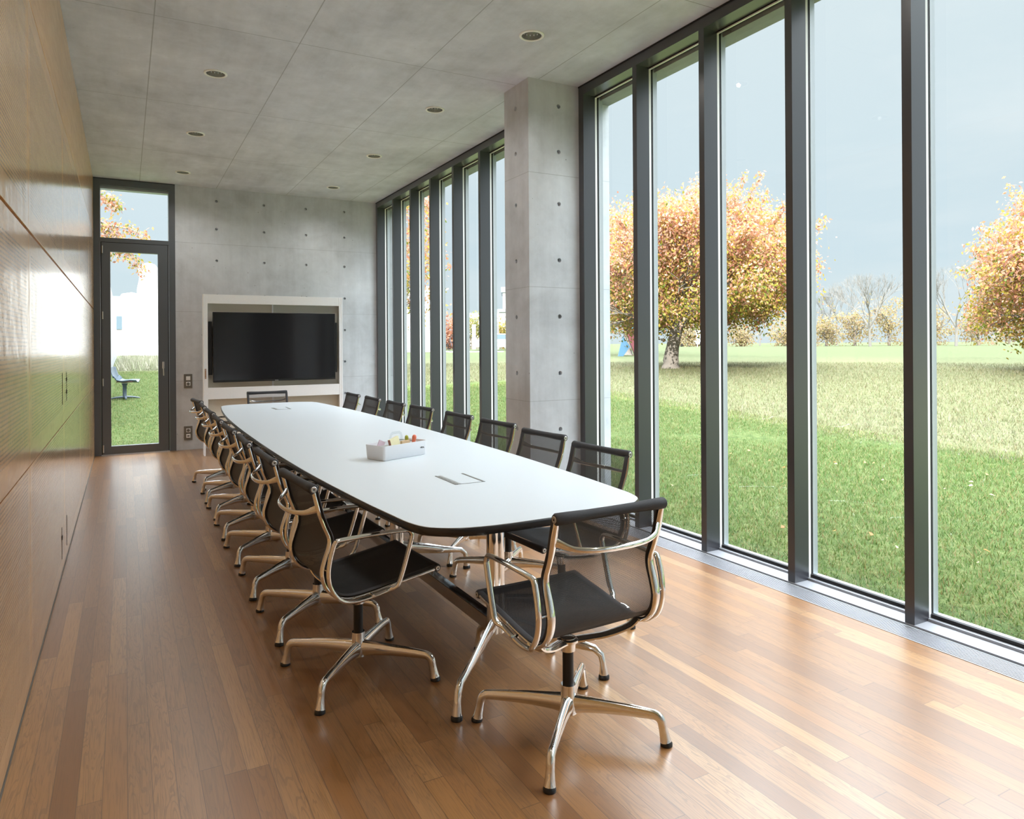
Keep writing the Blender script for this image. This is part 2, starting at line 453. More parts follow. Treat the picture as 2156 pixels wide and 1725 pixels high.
b_.box(.578, XW+.3, YB+.03, YB+.3, 0, H+.14)
struct(b_.build('wall_back', M['concrete'], fix=False), 'grey concrete end wall with rows of small round tie holes', 'wall')
w_ = MB(); w_.box(-.6, XW+.3, YR-.3, YR, 0, H+.14)
struct(w_.build('wall_rear', M['concrete']), 'concrete wall behind the viewer', 'wall')
# pillar
PX, PY0, PY1 = 2.815, 4.869, 5.274
pz = [.21, .67, 1.124, 1.583, 2.04, 2.496, 2.918, 3.288]
p_ = MB()
holed(p_, (0, PY0, 0), (1, 0, 0), (0, 0, 1), (0, -1, 0), (PX, 3.60), (0, H), [(3.098, z, .018, .034) for z in pz])
holed(p_, (PX, 0, 0), (0, 1, 0), (0, 0, 1), (-1, 0, 0), (PY0, PY1), (0, H), [(5.082, z, .018, .034) for z in pz])
p_.quad((PX, PY1, 0), (3.6, PY1, 0), (3.6, PY1, H), (PX, PY1, H)); p_.quad((3.6, PY0, 0), (3.6, PY1, 0), (3.6, PY1, H), (3.6, PY0, H))
struct(p_.build('wall_pillar', M['concrete'], fix=False), 'concrete pillar with tie holes standing between the two window walls', 'pillar')
# outer end fin seen through the last pane
fn = MB(); fn.box(XW+.14, 3.56, YB-.02, YB+.3, -.1, H)
struct(fn.build('wall_fin', M['concrete_out']), 'pale outer wall end beyond the last window pane', 'wall')

# left wall: perforated lacquered wooden panels
lw = MB(); lw.box(-.60, XL-.022, YR, YB-.0, 0, H)
wl = struct(lw.build('wall_left', M['wood']), 'lacquered wooden panel wall with fine rows of perforations', 'wall')
rows = [(.012, .878), (.884, 1.822), (1.836, 2.788), (2.794, H-.004)]
y0s = [3.44+1.81*k for k in range(-4, 4)]
for (za, zb) in rows:
    for ya in y0s:
        yb = min(ya+1.81-.005, YB-.03); ya_ = max(ya, YR)
        if yb-ya_ < .1: continue
        q = MB(); q.box(XL-.020, XL, ya_, yb, za, zb)
        for i, fc in enumerate(q.f):
            q.uv[i] = [(q.v[k].y-ya, q.v[k].z-za) for k in fc]
        q.has_uv = True
        o = q.build('wall_panel', M['panel'] if zb < 3 else M['wood'], wl, fix=False, bevel=.0012)
# flush slot pulls in the panels
def slot(y, z0, z1, plates):
    q = MB(); q.box(XL-.002, XL+.0015, y-.006, y+.006, z0, z1); o = q.build('slot_pull', M['black'], wl)
    for zc in plates:
        k = MB(); k.box(XL-.001, XL+.004, y-.014, y+.008, zc-.012, zc+.012); k.build('latch_block', M['black'], o)
slot(5.14, 1.01, 1.2, []); slot(5.48, 1.01, 1.2, [1.15, 1.07]); slot(5.03, .09, .28, [.22]); slot(5.43, .075, .27, [])
bb = MB(); bb.box(XL-.01, XL+.003, YR, YB-.02, 0, .009)
struct(bb.build('baseboard_left', M['plate']), 'thin grey strip where the wood wall meets the floor', 'baseboard')

# ------------------------------------------------------------------ window walls
def window(name, label, y0, y1, mull):
    """mull: list of far-edge Y positions of mullions (width .048)"""
    root = empty(name, (XW, (y0+y1)/2, 0)); struct(root, label, 'window'); T = Matrix.Translation((-XW, -(y0+y1)/2, 0))
    def part(n, mb, m, par=None, **k): return mb.build(n, m, par if par is not None else root, T=T, **k)
    gx = 3.436
    a = MB(); a.box(XW, 3.41, y0, y1, 3.398, H-.012); a.box(3.445, 3.50, y0, y1, 3.41, H)
    part('head_rail', a, M['frame'])
    a = MB(); a.box(XW-.004, 3.445, y0, y1, H-.012, H-.001); part('head_gap', a, M['gasket'])
    a = MB(); a.box(XW-.005, 3.41, y0, y1, 0, .010); a.box(3.40, 3.43, y0, y1, 0, .022)
    part('sill_plate', a, M['sill'])
    a = MB(); a.box(3.424, 3.446, y0, y1, .012, .040); a.box(3.413, 3.436, y0, y1, 3.388, 3.402); part('gasket', a, M['gasket'])
    a = MB(); a.box(3.446, 3.50, y0, y1, -.06, .030); part('outer_sill', a, M['capout'])
    a = MB(); a.box(3.412, 3.424, y0, y1, 3.384, 3.392); part('glazing_bead', a, M['strip'])
    posts = [(y1-.07, y1, 1)] + [(m_-.048, m_, 1) for m_ in mull] + [(y0, y0+.055, 1)]
    for ya, yb, _ in posts:
        a = MB(); a.box(XW, 3.408, ya, yb, .010, 3.398); mu = part('mullion', a, M['frame'])
        c = (ya+yb)/2
        a = MB(); a.box(3.427, 3.446, ya+.003, yb-.003, .010, 3.398); part('gasket', a, M['gasket'], mu)
        a = MB(); a.box(3.409, 3.427, ya+.0005, yb-.0005, .022, 3.39); part('glazing_bead', a, M['strip'], mu)
        a = MB(); a.box(3.446, 3.485, ya+.001, yb-.001, -.02, 3.41); part('outer_cap', a, M['capout'], mu)
    posts.sort()
    for (a0, a1, _), (b0, b1, _) in zip(posts[:-1], posts[1:]):
        a = MB(); a.quad((gx, a1-.005, .03), (gx, b0+.005, .03), (gx, b0+.005, 3.40), (gx, a1-.005, 3.40))
        part('glass_pane', a, M['glass'], fix=False)
    return root
window('window_1', 'far wall of tall narrow panes between grey mullions, beyond the pillar', PY1, YB, [9.525-.69*k for k in range(6)])
window('window_2', 'near wall of tall panes between grey mullions, this side of the pillar', YR, PY0, [4.162-.687*k for k in range(11)])
# window wall side edges
gr = MB(); gr.box(3.137, XW-.005, YR, PY0-.0, -.06, -.012); gr.cur = 1
for k in range(12):
    xa = 3.140+k*.0122; gr.box(xa, xa+.0062, YR, PY0, -.012, .001)
gr.cur = 1; gr.box(3.134, 3.139, YR, YB, -.012, .002)
tr = gr.build('trim_1', [M['grille_dark'], M['sill']], fix=False); struct(tr, 'slatted metal floor grille along the near window wall', 'floor grille')
gr2 = MB(); gr2.box(3.137, XW-.005, PY1, YB, -.06, -.012); gr2.cur = 1
for k in range(12):
    xa = 3.140+k*.0122; gr2.box(xa, xa+.0062, PY1, YB, -.012, .001)
struct(gr2.build('trim_2', [M['grille_dark'], M['sill']], fix=False), 'slatted metal floor grille along the far window wall', 'floor grille')

# ------------------------------------------------------------------ glazed door in the end wall
door = empty('door_1', (.105, YB, 0)); struct(door, 'tall anthracite framed glass door with a transom light', 'door')
DT = Matrix.Translation((-.105, -YB, 0))
def dpart(n, mb, m, par=None, **k): return mb.build(n, m, par if par is not None else door, T=DT, **k)
a = MB()
a.box(-.372, -.265, YB-.015, YB+.06, 0, H-.01); a.box(.507, .578, YB-.015, YB+.06, 0, H-.01)
a.box(-.372, .578, YB-.013, YB+.06, 3.388, H-.01); a.box(-.27, .51, YB-.013, YB+.06, 2.678, 2.732)
dpart('door_frame', a, M['doorframe'])
a = MB(); a.box(-.40, .582, YB-.012, YB+.30, H-.012, H-.001); a.box(.575, .582, YB-.008, YB+.05, 0, H); dpart('frame_gap', a, M['gasket'])
a = MB(); a.box(-.265, .507, YB+.06, YB+.18, 3.36, 3.388); a.box(-.30, -.263, YB+.06, YB+.18, 0, 3.388); a.box(.506, .55, YB+.06, YB+.18, 0, 3.388); a.box(-.3, .55, YB+.06, YB+.16, -.02, .01)
dpart('outer_reveal', a, M['capout'])
a = MB(); a.quad((-.27, YB+.05, 2.73), (.51, YB+.05, 2.73), (.51, YB+.05, 3.39), (-.27, YB+.05, 3.39)); dpart('glass_pane', a, M['glass'], fix=False)
a = MB()
a.box(-.252, -.156, YB-.022, YB+.05, .012, 2.670); a.box(.378, .492, YB-.022, YB+.05, .012, 2.670)
a.box(-.252, .492, YB-.0218, YB+.05, 2.557, 2.670); a.box(-.252, .492, YB-.0218, YB+.05, .012, .110)
leaf = dpart('door_leaf', a, M['doorframe'])
a = MB(); a.box(-.262, -.252, YB-.010, YB+.04, .01, 2.678); a.box(.492, .503, YB-.010, YB+.04, .01, 2.678); a.box(-.262, .503, YB-.010, YB+.04, 2.670, 2.679); dpart('gasket', a, M['gasket'], leaf)
a = MB(); a.quad((-.16, YB+.02, .10), (.385, YB+.02, .10), (.385, YB+.02, 2.56), (-.16, YB+.02, 2.56)); dpart('glass_pane', a, M['glass'], leaf, fix=False)
a = MB(); a.box(.420, .448, YB-.034, YB-.022, 1.075, 1.165); hd = dpart('handle_rose', a, M['silver'], leaf, bevel=.008)
a = MB(); a.tube([(.434, YB-.034, 1.10), (.434, YB-.06, 1.10), (.435, YB-.062, 1.06), (.437, YB-.060, .985)], .0065, 8); dpart('door_handle', a, M['silver'], leaf, smooth=True)
for zc in (2.58, 1.755, .917, .085):
    a = MB(); a.lathe([(.0075, zc-.047), (.0075, zc+.047)], 12, (-.243, YB-.030, 0)); dpart('hinge', a, M['silver'], leaf, smooth=True)

# ------------------------------------------------------------------ switch and socket plates
def plate(x0, x1, z0, z1, label, kind):
    t = empty('socket_plate', ((x0+x1)/2, YB, (z0+z1)/2)); tag(t, label, 'socket'); T = Matrix.Translation((-(x0+x1)/2, -YB, -(z0+z1)/2))
    a = MB(); a.box(x0, x1, YB-.010, YB, z0, z1); a.build('cover_plate', M['plate'], t, bevel=.003, T=T)
    xc = (x0+x1)/2; h = z1-z0
    for i, zc in enumerate((z0+h*.70, z0+h*.30)):
        typ = kind[i]
        a = MB(); a.box(xc-.026, xc+.026, YB-.013, YB-.009, zc-.026, zc+.026); ins = a.build('insert', M['whiteplastic'], t, bevel=.002, T=T)
        if typ == 's':
            a = MB(); a.lathe([(.019, -.0), (.019, .004), (.016, .0045)], 20, (xc, YB-.0165, zc), 'y'); a.build('socket', M['plate'], ins, smooth=True, T=T)
        if typ == 'u':
            a = MB(); a.box(xc-.013, xc+.013, YB-.0145, YB-.012, zc-.006, zc+.006); a.build('port', M['black'], ins, T=T)
plate(.677, .778, .812, .996, 'upper taupe wall plate with a white switch above a round socket', 'ws')
plate(.675, .776, .128, .310, 'lower taupe wall plate with a round socket above a data port, near the floor', 'su')

# ------------------------------------------------------------------ white media cabinet and television
CX0, CX1, CY = .853, 2.587, 9.533
cab = empty('media_cabinet', ((CX0+CX1)/2, 9.9, 0)); tag(cab, 'white free-standing media frame around the television, before the concrete wall', 'cabinet')
CT = Matrix.Translation((-(CX0+CX1)/2, -9.9, 0))
def cpart(n, mb, m, par=None, **k): return mb.build(n, m, par or cab, T=CT, **k)
for xa, xb in ((CX0, CX0+.018), (CX1-.018, CX1)):
    a = MB(); a.box(xa, xb, CY, CY+.13, 0, 2.008); cpart('side_panel', a, M['white'], bevel=.001)
for xa, xb in ((CX0+.018, .902), (2.541, CX1-.018)):
    a = MB(); a.box(xa, xb, CY+.002, CY+.05, .19, 2.006); cpart('post', a, M['white'], bevel=.0015)
a = MB(); a.box(.902, 2.541, CY+.004, CY+.03, 1.893, 2.006); cpart('top_rail', a, M['white'], bevel=.0015)
a = MB(); a.box(.902, 2.541, CY+.004, CY+.03, .699, .842); cpart('lower_rail', a, M['white'], bevel=.0015)
a = MB(); a.box(CX0+.018, CX1-.018, CY+.03, CY+.13, 1.985, 2.006); cpart('top_panel', a, M['white'])
a = MB(); a.box(CX0+.018, 1.685, CY+.115, CY+.13, .19, 1.985); cpart('back_panel', a, M['cream'])
a = MB(); a.box(1.705, CX1-.018, CY+.115, CY+.13, .19, 1.985); cpart('back_panel', a, M['greyboard'])
a = MB(); a.box(1.685, 1.705, CY+.105, CY+.13, .19, 1.985); cpart('centre_strip', a, M['white'])
a = MB(); a.box(CX0+.018, CX1-.018, CY+.05, CY+.13, .17, .19); cpart('bottom_panel', a, M['white'])
a = MB(); a.box(CX0+.012, CX0+.030, CY-.004, CY+.004, .957, 1.08); la = cpart('latch', a, M['brass'], bevel=.001)
for zc in (.972, 1.065):
    a = MB(); a.lathe([(.004, 0), (.004, .004)], 10, (CX0+.021, CY-.008, zc), 'y'); cpart('screw', a, M['silver'], la)
tv = empty('television', (1.722, CY, .91)); tag(tv, 'large black flat screen television mounted in the white cabinet', 'television')
TT = Matrix.Translation((-1.722, -CY, -.91))
a = MB(); a.box(.960, 2.484, CY-.012, CY+.04, .908, 1.787); a.build('housing', M['black'], tv, bevel=.003, T=TT)
a = MB(); a.box(.970, 2.474, CY-.0135, CY-.011, .932, 1.778); a.build('screen', M['screen'], tv, T=TT)
a = MB(); a.box(1.700, 1.742, CY-.0145, CY-.011, .914, .921); a.build('logo', M['silver'], tv, T=TT)
a = MB(); a.box(1.1, 2.3, CY+.04, CY+.10, 1.2, 1.5); a.build('mount', M['black'], tv, T=TT)
for xa, xb, za, lb in ((.914, .954, 1.0, 'slim black loudspeaker left of the television screen'), (2.489, 2.516, 1.0, 'slim black loudspeaker right of the television screen')):
    s_ = MB(); s_.box(xa, xb, CY+.02, CY+.10, za, 1.669); o = s_.build('loudspeaker', M['black'], bevel=.003); tag(o, lb, 'loudspeaker')
    k = MB()
    k.box(xa+.004, xb-.004, CY+.017, CY+.021, za+.01, 1.66); k.build('grille', M['grille_dark'], o)

# ------------------------------------------------------------------ downlights
def downlight(x, y):
    t = empty('downlight', (x, y, H))
    a = MB(); a.lathe([(.069, .0), (.086, -.0), (.086, -.006), (.080, -.010), (.070, -.008), (.068, 0)], 32, caps=False); a.build('trim_ring', M['trimwhite'], t, smooth=True)
    a = MB(); prof = [(.068, -.004), (.066, .03), (.055, .075), (.040, .10)]
    a.lathe(prof, 32, caps=False); a.build('reflector', M['reflector'], t, smooth=True)
    a = MB(); a.lathe([(.040, .100), (.0405, .101), (.001, .102)], 24, caps=False); a.build('lamp', M['lampglow'], t)
    return t
m, nt, b_sh = nmat('downlight_lamp'); P(b_sh, Base_Color=(.3, .3, .28, 1), Roughness=.4); M['lampglow'] = m
P(b_sh, Emission_Color=(1, .93, .82, 1), Emission_Strength=.8)
first = downlight(*LAMPS[0]); tree_l = [first]
for xy in LAMPS[1:]:
    d = copy_tree(first); d.location = (xy[0], xy[1], H); tree_l.append(d)
names = ['first', 'second', 'third', 'fourth', 'fifth', 'sixth']
for i, d in enumerate(tree_l):
    side = 'window side' if i < 6 else 'wood wall side'; k = i % 6
    far = {5: 'nearest the end wall', 4: 'second from the end wall', 3: 'third from the end wall', 2: 'fourth from the end wall', 1: 'fifth from the end wall', 0: 'sixth from the end wall'}[k]
    tag(d, f'round ceiling downlight in the {side} row, {far}', 'ceiling light', 'recessed downlights in the concrete ceiling')
    L = bpy.data.lights.new('downlight_bulb', 'SPOT'); L.energy = 15
    L.color = (1, .97, .93); L.spot_size = R(150); L.spot_blend = 1; L.shadow_soft_size = .015
    lo = bpy.data.objects.new('bulb', L); col.objects.link(lo); lo.parent = d; lo.location = (0, 0, -.012)

# ------------------------------------------------------------------ conference table
Y0T, Y1T = 2.20, 8.16; YC = (Y0T+Y1T)/2
half = [(.30, 2.212), (.44, 2.275), (.492, 2.37), (.515, 2.55), (.545, 2.9), (.585, 3.6), (.605, 4.4), (.61, YC)]
xs = [.0]+[h_[0] for h_ in half]; ys = [Y0T]+[h_[1] for h_ in half]
quarter = [(x, y) for x, y in zip(xs, ys)]
right_side = quarter + [(x, 2*YC-y) for x, y in reversed(quarter[:-1])]
loop = [(x, y, 0) for x, y in right_side] + [(-x, y, 0) for x, y in reversed(right_side[1:-1])]
sm = spline(loop, 7, True)
outl = [(p.x, p.y-YC) for p in sm]
def inset(o, d):
    r = []; n = len(o)
    for i in range(n):
        a = Vector(o[i-1]); c = Vector(o[(i+1) % n]); t = (c-a).normalized(); nn = Vector((-t.y, t.x)); r.append((o[i][0]+nn.x*d, o[i][1]+nn.y*d))
    return r
area = sum(outl[i-1][0]*outl[i][1]-outl[i][0]*outl[i-1][1] for i in range(len(outl)))
sgn = 1 if area > 0 else -1
table = empty('conference_table', (TX, YC, 0)); tag(table, 'long boat-shaped white conference table with dark edge and polished metal pedestals', 'table')
ring = lambda d, z: [(x, y, z) for x, y in inset(outl, sgn*d)]
a = MB(); a.loft([ring(.006, TZ-.026), ring(.004, TZ-.001), ring(.0055, TZ)], True, True); a.build('table_top', M['top'], table, fix=True)
a = MB(); a.loft([ring(.03, TZ-.030), ring(.006, TZ-.032), ring(.001, TZ-.025), ring(0, TZ-.015), ring(.001, TZ-.005), ring(.005, TZ-.0012), ring(.0065, TZ-.0012)], True, False); a.build('edge_band', M['edge'], table, smooth=True)
def tleg(dx, dy, par, L):
    """sloping leg with a vertical foot, from the post outwards"""
    d = Vector((dx, dy, 0)).normalized(); P_ = lambda r, z: d*r+Vector((0, 0, z))
    top = [P_(.02, .188), P_(L*.3, .168), P_(L*.62, .138), P_(L-.035, .118), P_(L-.008, .095), P_(L, .06), P_(L+.004, .018)]
    ht = [.038, .032, .023, .016, .014, .013, .019]; wd = [.012, .012, .012, .013, .014, .014, .019]
    m_ = MB(); m_.tube(top, ht, 12, wd); lg = m_.build('leg', M['chrome'], par, smooth=True)
    g_ = MB(); e = P_(L+.004, 0); g_.lathe([(.014, .0), (.022, .001), (.022, .012), (.016, .019)], 20, (e.x, e.y, 0)); g_.build('glide', M['black'], lg, smooth=True)
    return lg
peds = [2.68, 3.93, YC, 2*YC-3.93, 2*YC-2.68]
for i, py in enumerate(peds):
    pd = MB()
    o8 = []
    for k in range(40):
        t = 2*math.pi*k/40; r = .024+.016*abs(math.cos(t))**1.2
        o8.append((r*math.cos(t), r*math.sin(t)*.95))
    pd.prism(o8, .14, TZ-.035)
    pd.box(-.16, .16, -.10, .10, TZ-.036, TZ-.029)
    pedo = pd.build('pedestal', M['chrome'], table, smooth=True); pedo.location = (0, py-YC, 0)
    if i in (0, 4):
        s_ = 1 if i == 0 else -1
        for dx, dy, L in ((-.33, -.325*s_, .455), (.33, -.325*s_, .455), (.0, .2*s_, .165)): tleg(dx, dy, pedo, L)
    else:
        for dx in (-1, 1): tleg(dx, 0, pedo, .44)
for i in range(4):
    a = MB(); a.box(-.022, .022, peds[i]-YC+.045, peds[i+1]-YC-.045, .136, .193); st = a.build('stretcher', [M['chrome']], table)
    a = MB(); a.box(-.023, .023, peds[i]-YC+.045, peds[i+1]-YC-.045, .193, .196); a.build('stretcher_cap', M['chrome_dark'], st)
# power flaps set into the top
def flap(yc):
    x0, x1, y0, y1 = -.075, .075, yc-.12-YC, yc+.12-YC
    a = MB(); a.box(x0, x1, y0, y1, TZ, TZ+.0012); f = a.build('power_flap', M['top'], table)
    a = MB()
    for (xa, xb, ya, yb) in ((x0, x0+.003, y0, y1), (x0+.012, x0+.017, y0+.004, y1-.01), (x1-.014, x1-.007, y0+.004, y1-.004), (x0, x1, y0-.001, y0+.0012)):
        a.box(xa, xb, ya, yb, TZ+.0011, TZ+.0018)
    a.build('cable_slot', M['plate'], f)
    a = MB(); a.box(x0+.0035, x0+.009, y0, y1, TZ+.0011, TZ+.0022); a.build('flap_rim', M['silver'], f)
    a = MB(); a.box(x1-.0055, x1, y0, y1, TZ+.0011, TZ+.0020); a.build('flap_rim', M['silver'], f)
    a = MB(); a.box(x0+.022, x0+.030, y0+.004, y1-.004, TZ+.0011, TZ+.0019); a.build('flap_hinge', M['silver'], f)
flap(3.045); flap(7.375)

# ------------------------------------------------------------------ chairs
prof = [(-.250, .826), (-.240, .785), (-.226, .730), (-.209, .682), (-.190, .635), (-.192, .600), (-.207, .556), (-.218, .510), (-.208, .462),
        (-.180, .424), (-.140, .400), (-.090, .394), (-.020, .401), (.060, .414), (.150, .428), (.225, .440), (.256, .446)]
def make_chair():
    t = empty('office_chair')
    pf = [Vector((x, 0, z)) for x, z in prof]; sp = spline(pf, 4)
    ics = 8*4   # split between back and seat near the lowest rear bend
    # net surfaces: grid across the width
    def net(pts, name, mat, off, hw=.199, sag=0):
        mb = MB(); nx = 9; acc = [0]
        for i in range(1, len(pts)): acc.append(acc[-1]+(pts[i]-pts[i-1]).length)
        tot = acc[-1]; rows_ = []
        for i, p in enumerate(pts):
            tg = (pts[min(i+1, len(pts)-1)]-pts[max(i-1, 0)]).normalized(); nn = Vector((-tg.z, 0, tg.x))
            if nn.z < 0 and nn.x < 0: nn = -nn
            rows_.append([p+Vector((0, hw*(-1+2*j/(nx-1)), 0))+nn*(off-sag*math.sin(math.pi*acc[i]/tot)*(1-(2*j/(nx-1)-1)**2)) for j in range(nx)])
        for i in range(len(pts)-1):
            for j in range(nx-1):
                uu = [hw*2*j/(nx-1), hw*2*(j+1)/(nx-1)]
                mb.quad(rows_[i][j], rows_[i][j+1], rows_[i+1][j+1], rows_[i+1][j], [(uu[0], acc[i]), (uu[1], acc[i]), (uu[1], acc[i+1]), (uu[0], acc[i+1])])
        return mb.build(name, mat, t, smooth=True, fix=False, weld=True)
    net(sp[1:ics+6], 'backrest', M['mesh'], .013, hw=.214)
    net(sp[ics+2:-1], 'seat', M['seatmesh'], .014, hw=.214, sag=.008)
    # black welt along both edges
    for s in (-1, 1):
        mb = MB(); nrm = []
        for i in range(1, len(sp)-1):
            tg = (sp[i+1]-sp[i-1]).normalized(); nn = Vector((-tg.z, 0, tg.x)); nn = -nn if (nn.z < 0 and nn.x < 0) else nn; nrm.append(sp[i]+nn*.0125)
        mb.tube([Vector((p.x, s*.2125, p.z)) for p in nrm], .0125, 10, .0032, up=(0, 1, 0)); mb.build('edge_welt', M['rollmesh'], t, smooth=True)
    # cast side frames
    for s in (-1, 1):
        mb = MB(); m_ = len(sp)
        hts = []
        for i in range(m_):
            f = i/(m_-1); hts.append(.0088+.0065*math.exp(-((f-.42)/.16)**2)+.004*math.exp(-((f-.10)/.07)**2))
        mb.tube([Vector((p.x, s*.213, p.z)) for p in sp], hts, 10, .0085, up=(0, 1, 0))
        fr = mb.build('side_frame', M['chrome'], t, smooth=True)
    # wrapped top and front rolls
    for (x, z, r, nm) in ((-.250, .826, .0185, 'headroll'), (.258, .447, .0155, 'front_roll')):
        mb = MB(); n = 22
        ln = .222; mb.lathe([(r*.84, -ln), (r*1.05, -ln+.006), (r*1.02, -ln+.05), (r*.90, -ln*.45), (r*.87, 0), (r*.90, ln*.45), (r*1.02, ln-.05), (r*1.05, ln-.006), (r*.84, ln)], n, (x, 0, z), 'y', caps=True)
        for i, fc in enumerate(mb.f): mb.uv[i] = [(mb.v[k].y, math.atan2(mb.v[k].z-z, mb.v[k].x-x)*r) for k in fc] if len(fc) == 4 else [(0, 0)]*len(fc)
        mb.has_uv = True
        ro = mb.build(nm, M['rollmesh'], t, smooth=True, fix=False)
        for s in (-1, 1):
            k = MB(); k.lathe([(r*.55, 0), (r*.62, .0015), (r*.5, .003), (.0035, .0022)], 18, (x, s*ln, z), 'y'); 
            if s < 0:
                for v in k.v: v.y = -ln-(v.y+ln)
            cp = k.build('end_cap', M['silver'], ro, smooth=True)
            k = MB(); k.lathe([(.0033, 0), (.0033, .0008)], 8, (x, s*(ln+.0025), z), 'y'); k.build('screw', M['black'], cp)
    # curved upper spreader
    bow = [(-.232, -.212, .752), (-.243, -.196, .745), (-.268, -.165, .732), (-.292, -.11, .726), (-.302, -.05, .724), (-.304, 0, .724), (-.302, .05, .724), (-.292, .11, .726), (-.268, .165, .732), (-.243, .196, .745), (-.232, .212, .752)]
    bw = [.016, .013, .0095, .009, .009, .009, .009, .009, .0095, .013, .016]
    mb = MB(); mb.tube(spline(bow, 3), [np.interp(i/30, [k/10 for k in range(11)], bw) for i in range(31)], 10, .006, up=(0, 0, 1)); mb.build('back_spreader', M['chrome'], t, smooth=True)
    # lower bow under the seat
    low = [(-.115, -.214, .396), (-.10, -.185, .368), (-.062, -.12, .341), (-.018, -.05, .326), (0, 0, .322), (-.018, .05, .326), (-.062, .12, .341), (-.10, .185, .368), (-.115, .214, .396)]
    mb = MB(); mb.tube(spline(low, 4), .009, 10, .026, up=(0, 0, 1)); mb.build('seat_spreader', M['chrome'], t, smooth=True)
    # armrests: closed loop outside each side frame
    for s in (-1, 1):
        loop_ = [(-.188, .604), (-.180, .622), (-.160, .631), (-.02, .634), (.098, .632), (.120, .626), (.130, .610), (.126, .588), (.106, .520), (.082, .448), (.066, .420), (.040, .405), (-.02, .394), (-.080, .386), (-.130, .391), (-.168, .414),
                 (-.195, .455), (-.206, .505), (-.200, .560)]
        pts = [Vector((x, s*(.252 if z > .41 else .236), z)) for x, z in loop_]
        pp = spline(pts, 3, True)
        mb = MB(); mb.tube(pp, .0115, 12, .0085, up=(0, 1, 0), closed=True); ar = mb.build('armrest', M['chrome'], t, smooth=True)
        for (x, z) in ((-.206, .520), (-.03, .397)):
            mb = MB(); mb.tube([(x, s*.212, z), (x, s*.250, z)], .0055, 8, up=(0, 0, 1)); mb.build('arm_pin', M['chrome'], ar, smooth=True)
    # column
    mb = MB(); mb.lathe([(.027, .335), (.026, .29), (.022, .288)], 24); mb.lathe([(.020, .336), (.038, .330), (.038, .322), (.026, .316)], 24); mb.build('column_collar', M['chrome'], t, smooth=True)
    mb = MB(); mb.lathe([(.0195, .16), (.0195, .292)], 24); mb.build('gas_column', M['col'], t, smooth=True)
    mb = MB(); mb.lathe([(.0225, .172), (.0262, .172), (.0268, .165), (.027, .13), (.034, .10), (.030, .072), (.02, .068)], 28); hub = mb.build('hub', M['chrome'], t, smooth=True)
    # four star legs
    for k in range(4):
        an = math.pi/4+k*math.pi/2; d = Vector((math.cos(an), math.sin(an), 0)); Q = lambda r, z: d*r+Vector((0, 0, z))
        path = [Q(.012, .105), Q(.05, .107), Q(.12, .1075), Q(.20, .1055), Q(.275, .1015), Q(.303, .0975), Q(.318, .083), Q(.324, .058), Q(.329, .034), Q(.333, .014)]
        ht = [.038, .031, .0255, .0215, .0180, .0165, .0155, .0148, .0165, .0195]; wd = [.024, .0195, .0165, .0145, .0132, .0135, .0138, .0138, .0160, .0195]
        mb = MB(); mb.tube(spline(path, 3), list(np.interp(np.linspace(0, 9, 28), range(10), ht)), 12, list(np.interp(np.linspace(0, 9, 28), range(10), wd)))
        lg = mb.build('leg', M['chrome'], t, smooth=True)
        mb = MB(); e = Q(.335, 0); mb.lathe([(.012, .0), (.0205, .001), (.0205, .010), (.016, .016)], 18, (e.x, e.y, 0)); mb.build('glide', M['black'], lg, smooth=True)
    return t
proto = make_chair()
order = ['nearest the viewer', 'second from the viewer', 'third from the viewer', 'fourth from the viewer', 'fifth from the viewer', 'sixth from the viewer', 'seventh from the viewer', 'farthest from the viewer']
Lc = [(.845, 2.90, 4), (.84, 3.58, 1), (.835, 4.235, -1), (.835, 4.90, 1), (.84, 5.57, 0), (.85, 6.22, 1), (.855, 6.88, -1), (.86, 7.56, 6)]
Rc = [(1.865, 2.93, 184), (1.93, 3.60, 183), (1.97, 4.265, 183), (1.965, 4.90, 181), (1.95, 5.62, 183), (1.925, 6.22, 180), (1.92, 6.89, 180), (1.91, 7.55, 180)]
for i, (x, y, rz) in enumerate(Lc):
    c = proto if i == 0 else copy_tree(proto)
    c.location = (x, y, 0); c.rotation_euler = (0, 0, R(rz))
    tag(c, f'black mesh swivel chair on the wood wall side of the table, {order[i]}', 'chair', 'chairs along the wood wall side')
for i, (x, y, rz) in enumerate(Rc):
    c = copy_tree(proto); c.location = (x, y, 0); c.rotation_euler = (0, 0, R(rz))
    tag(c, f'black mesh swivel chair on the window side of the table, {order[i]}', 'chair', 'chairs along the window side')
c = copy_tree(proto); c.location = (1.355, 2.09, 0); c.rotation_euler = (0, 0, R(92)); tag(c, 'black mesh swivel chair at the near head of the table, back to the viewer', 'chair', 'chairs at the heads of the table')
c = copy_tree(proto); c.location = (1.435, 8.23, 0); c.rotation_euler = (0, 0, R(-88)); tag(c, 'black mesh swivel chair at the far head of the table before the television', 'chair', 'chairs at the heads of the table')
# legs stay square to the room on the swivelled seats

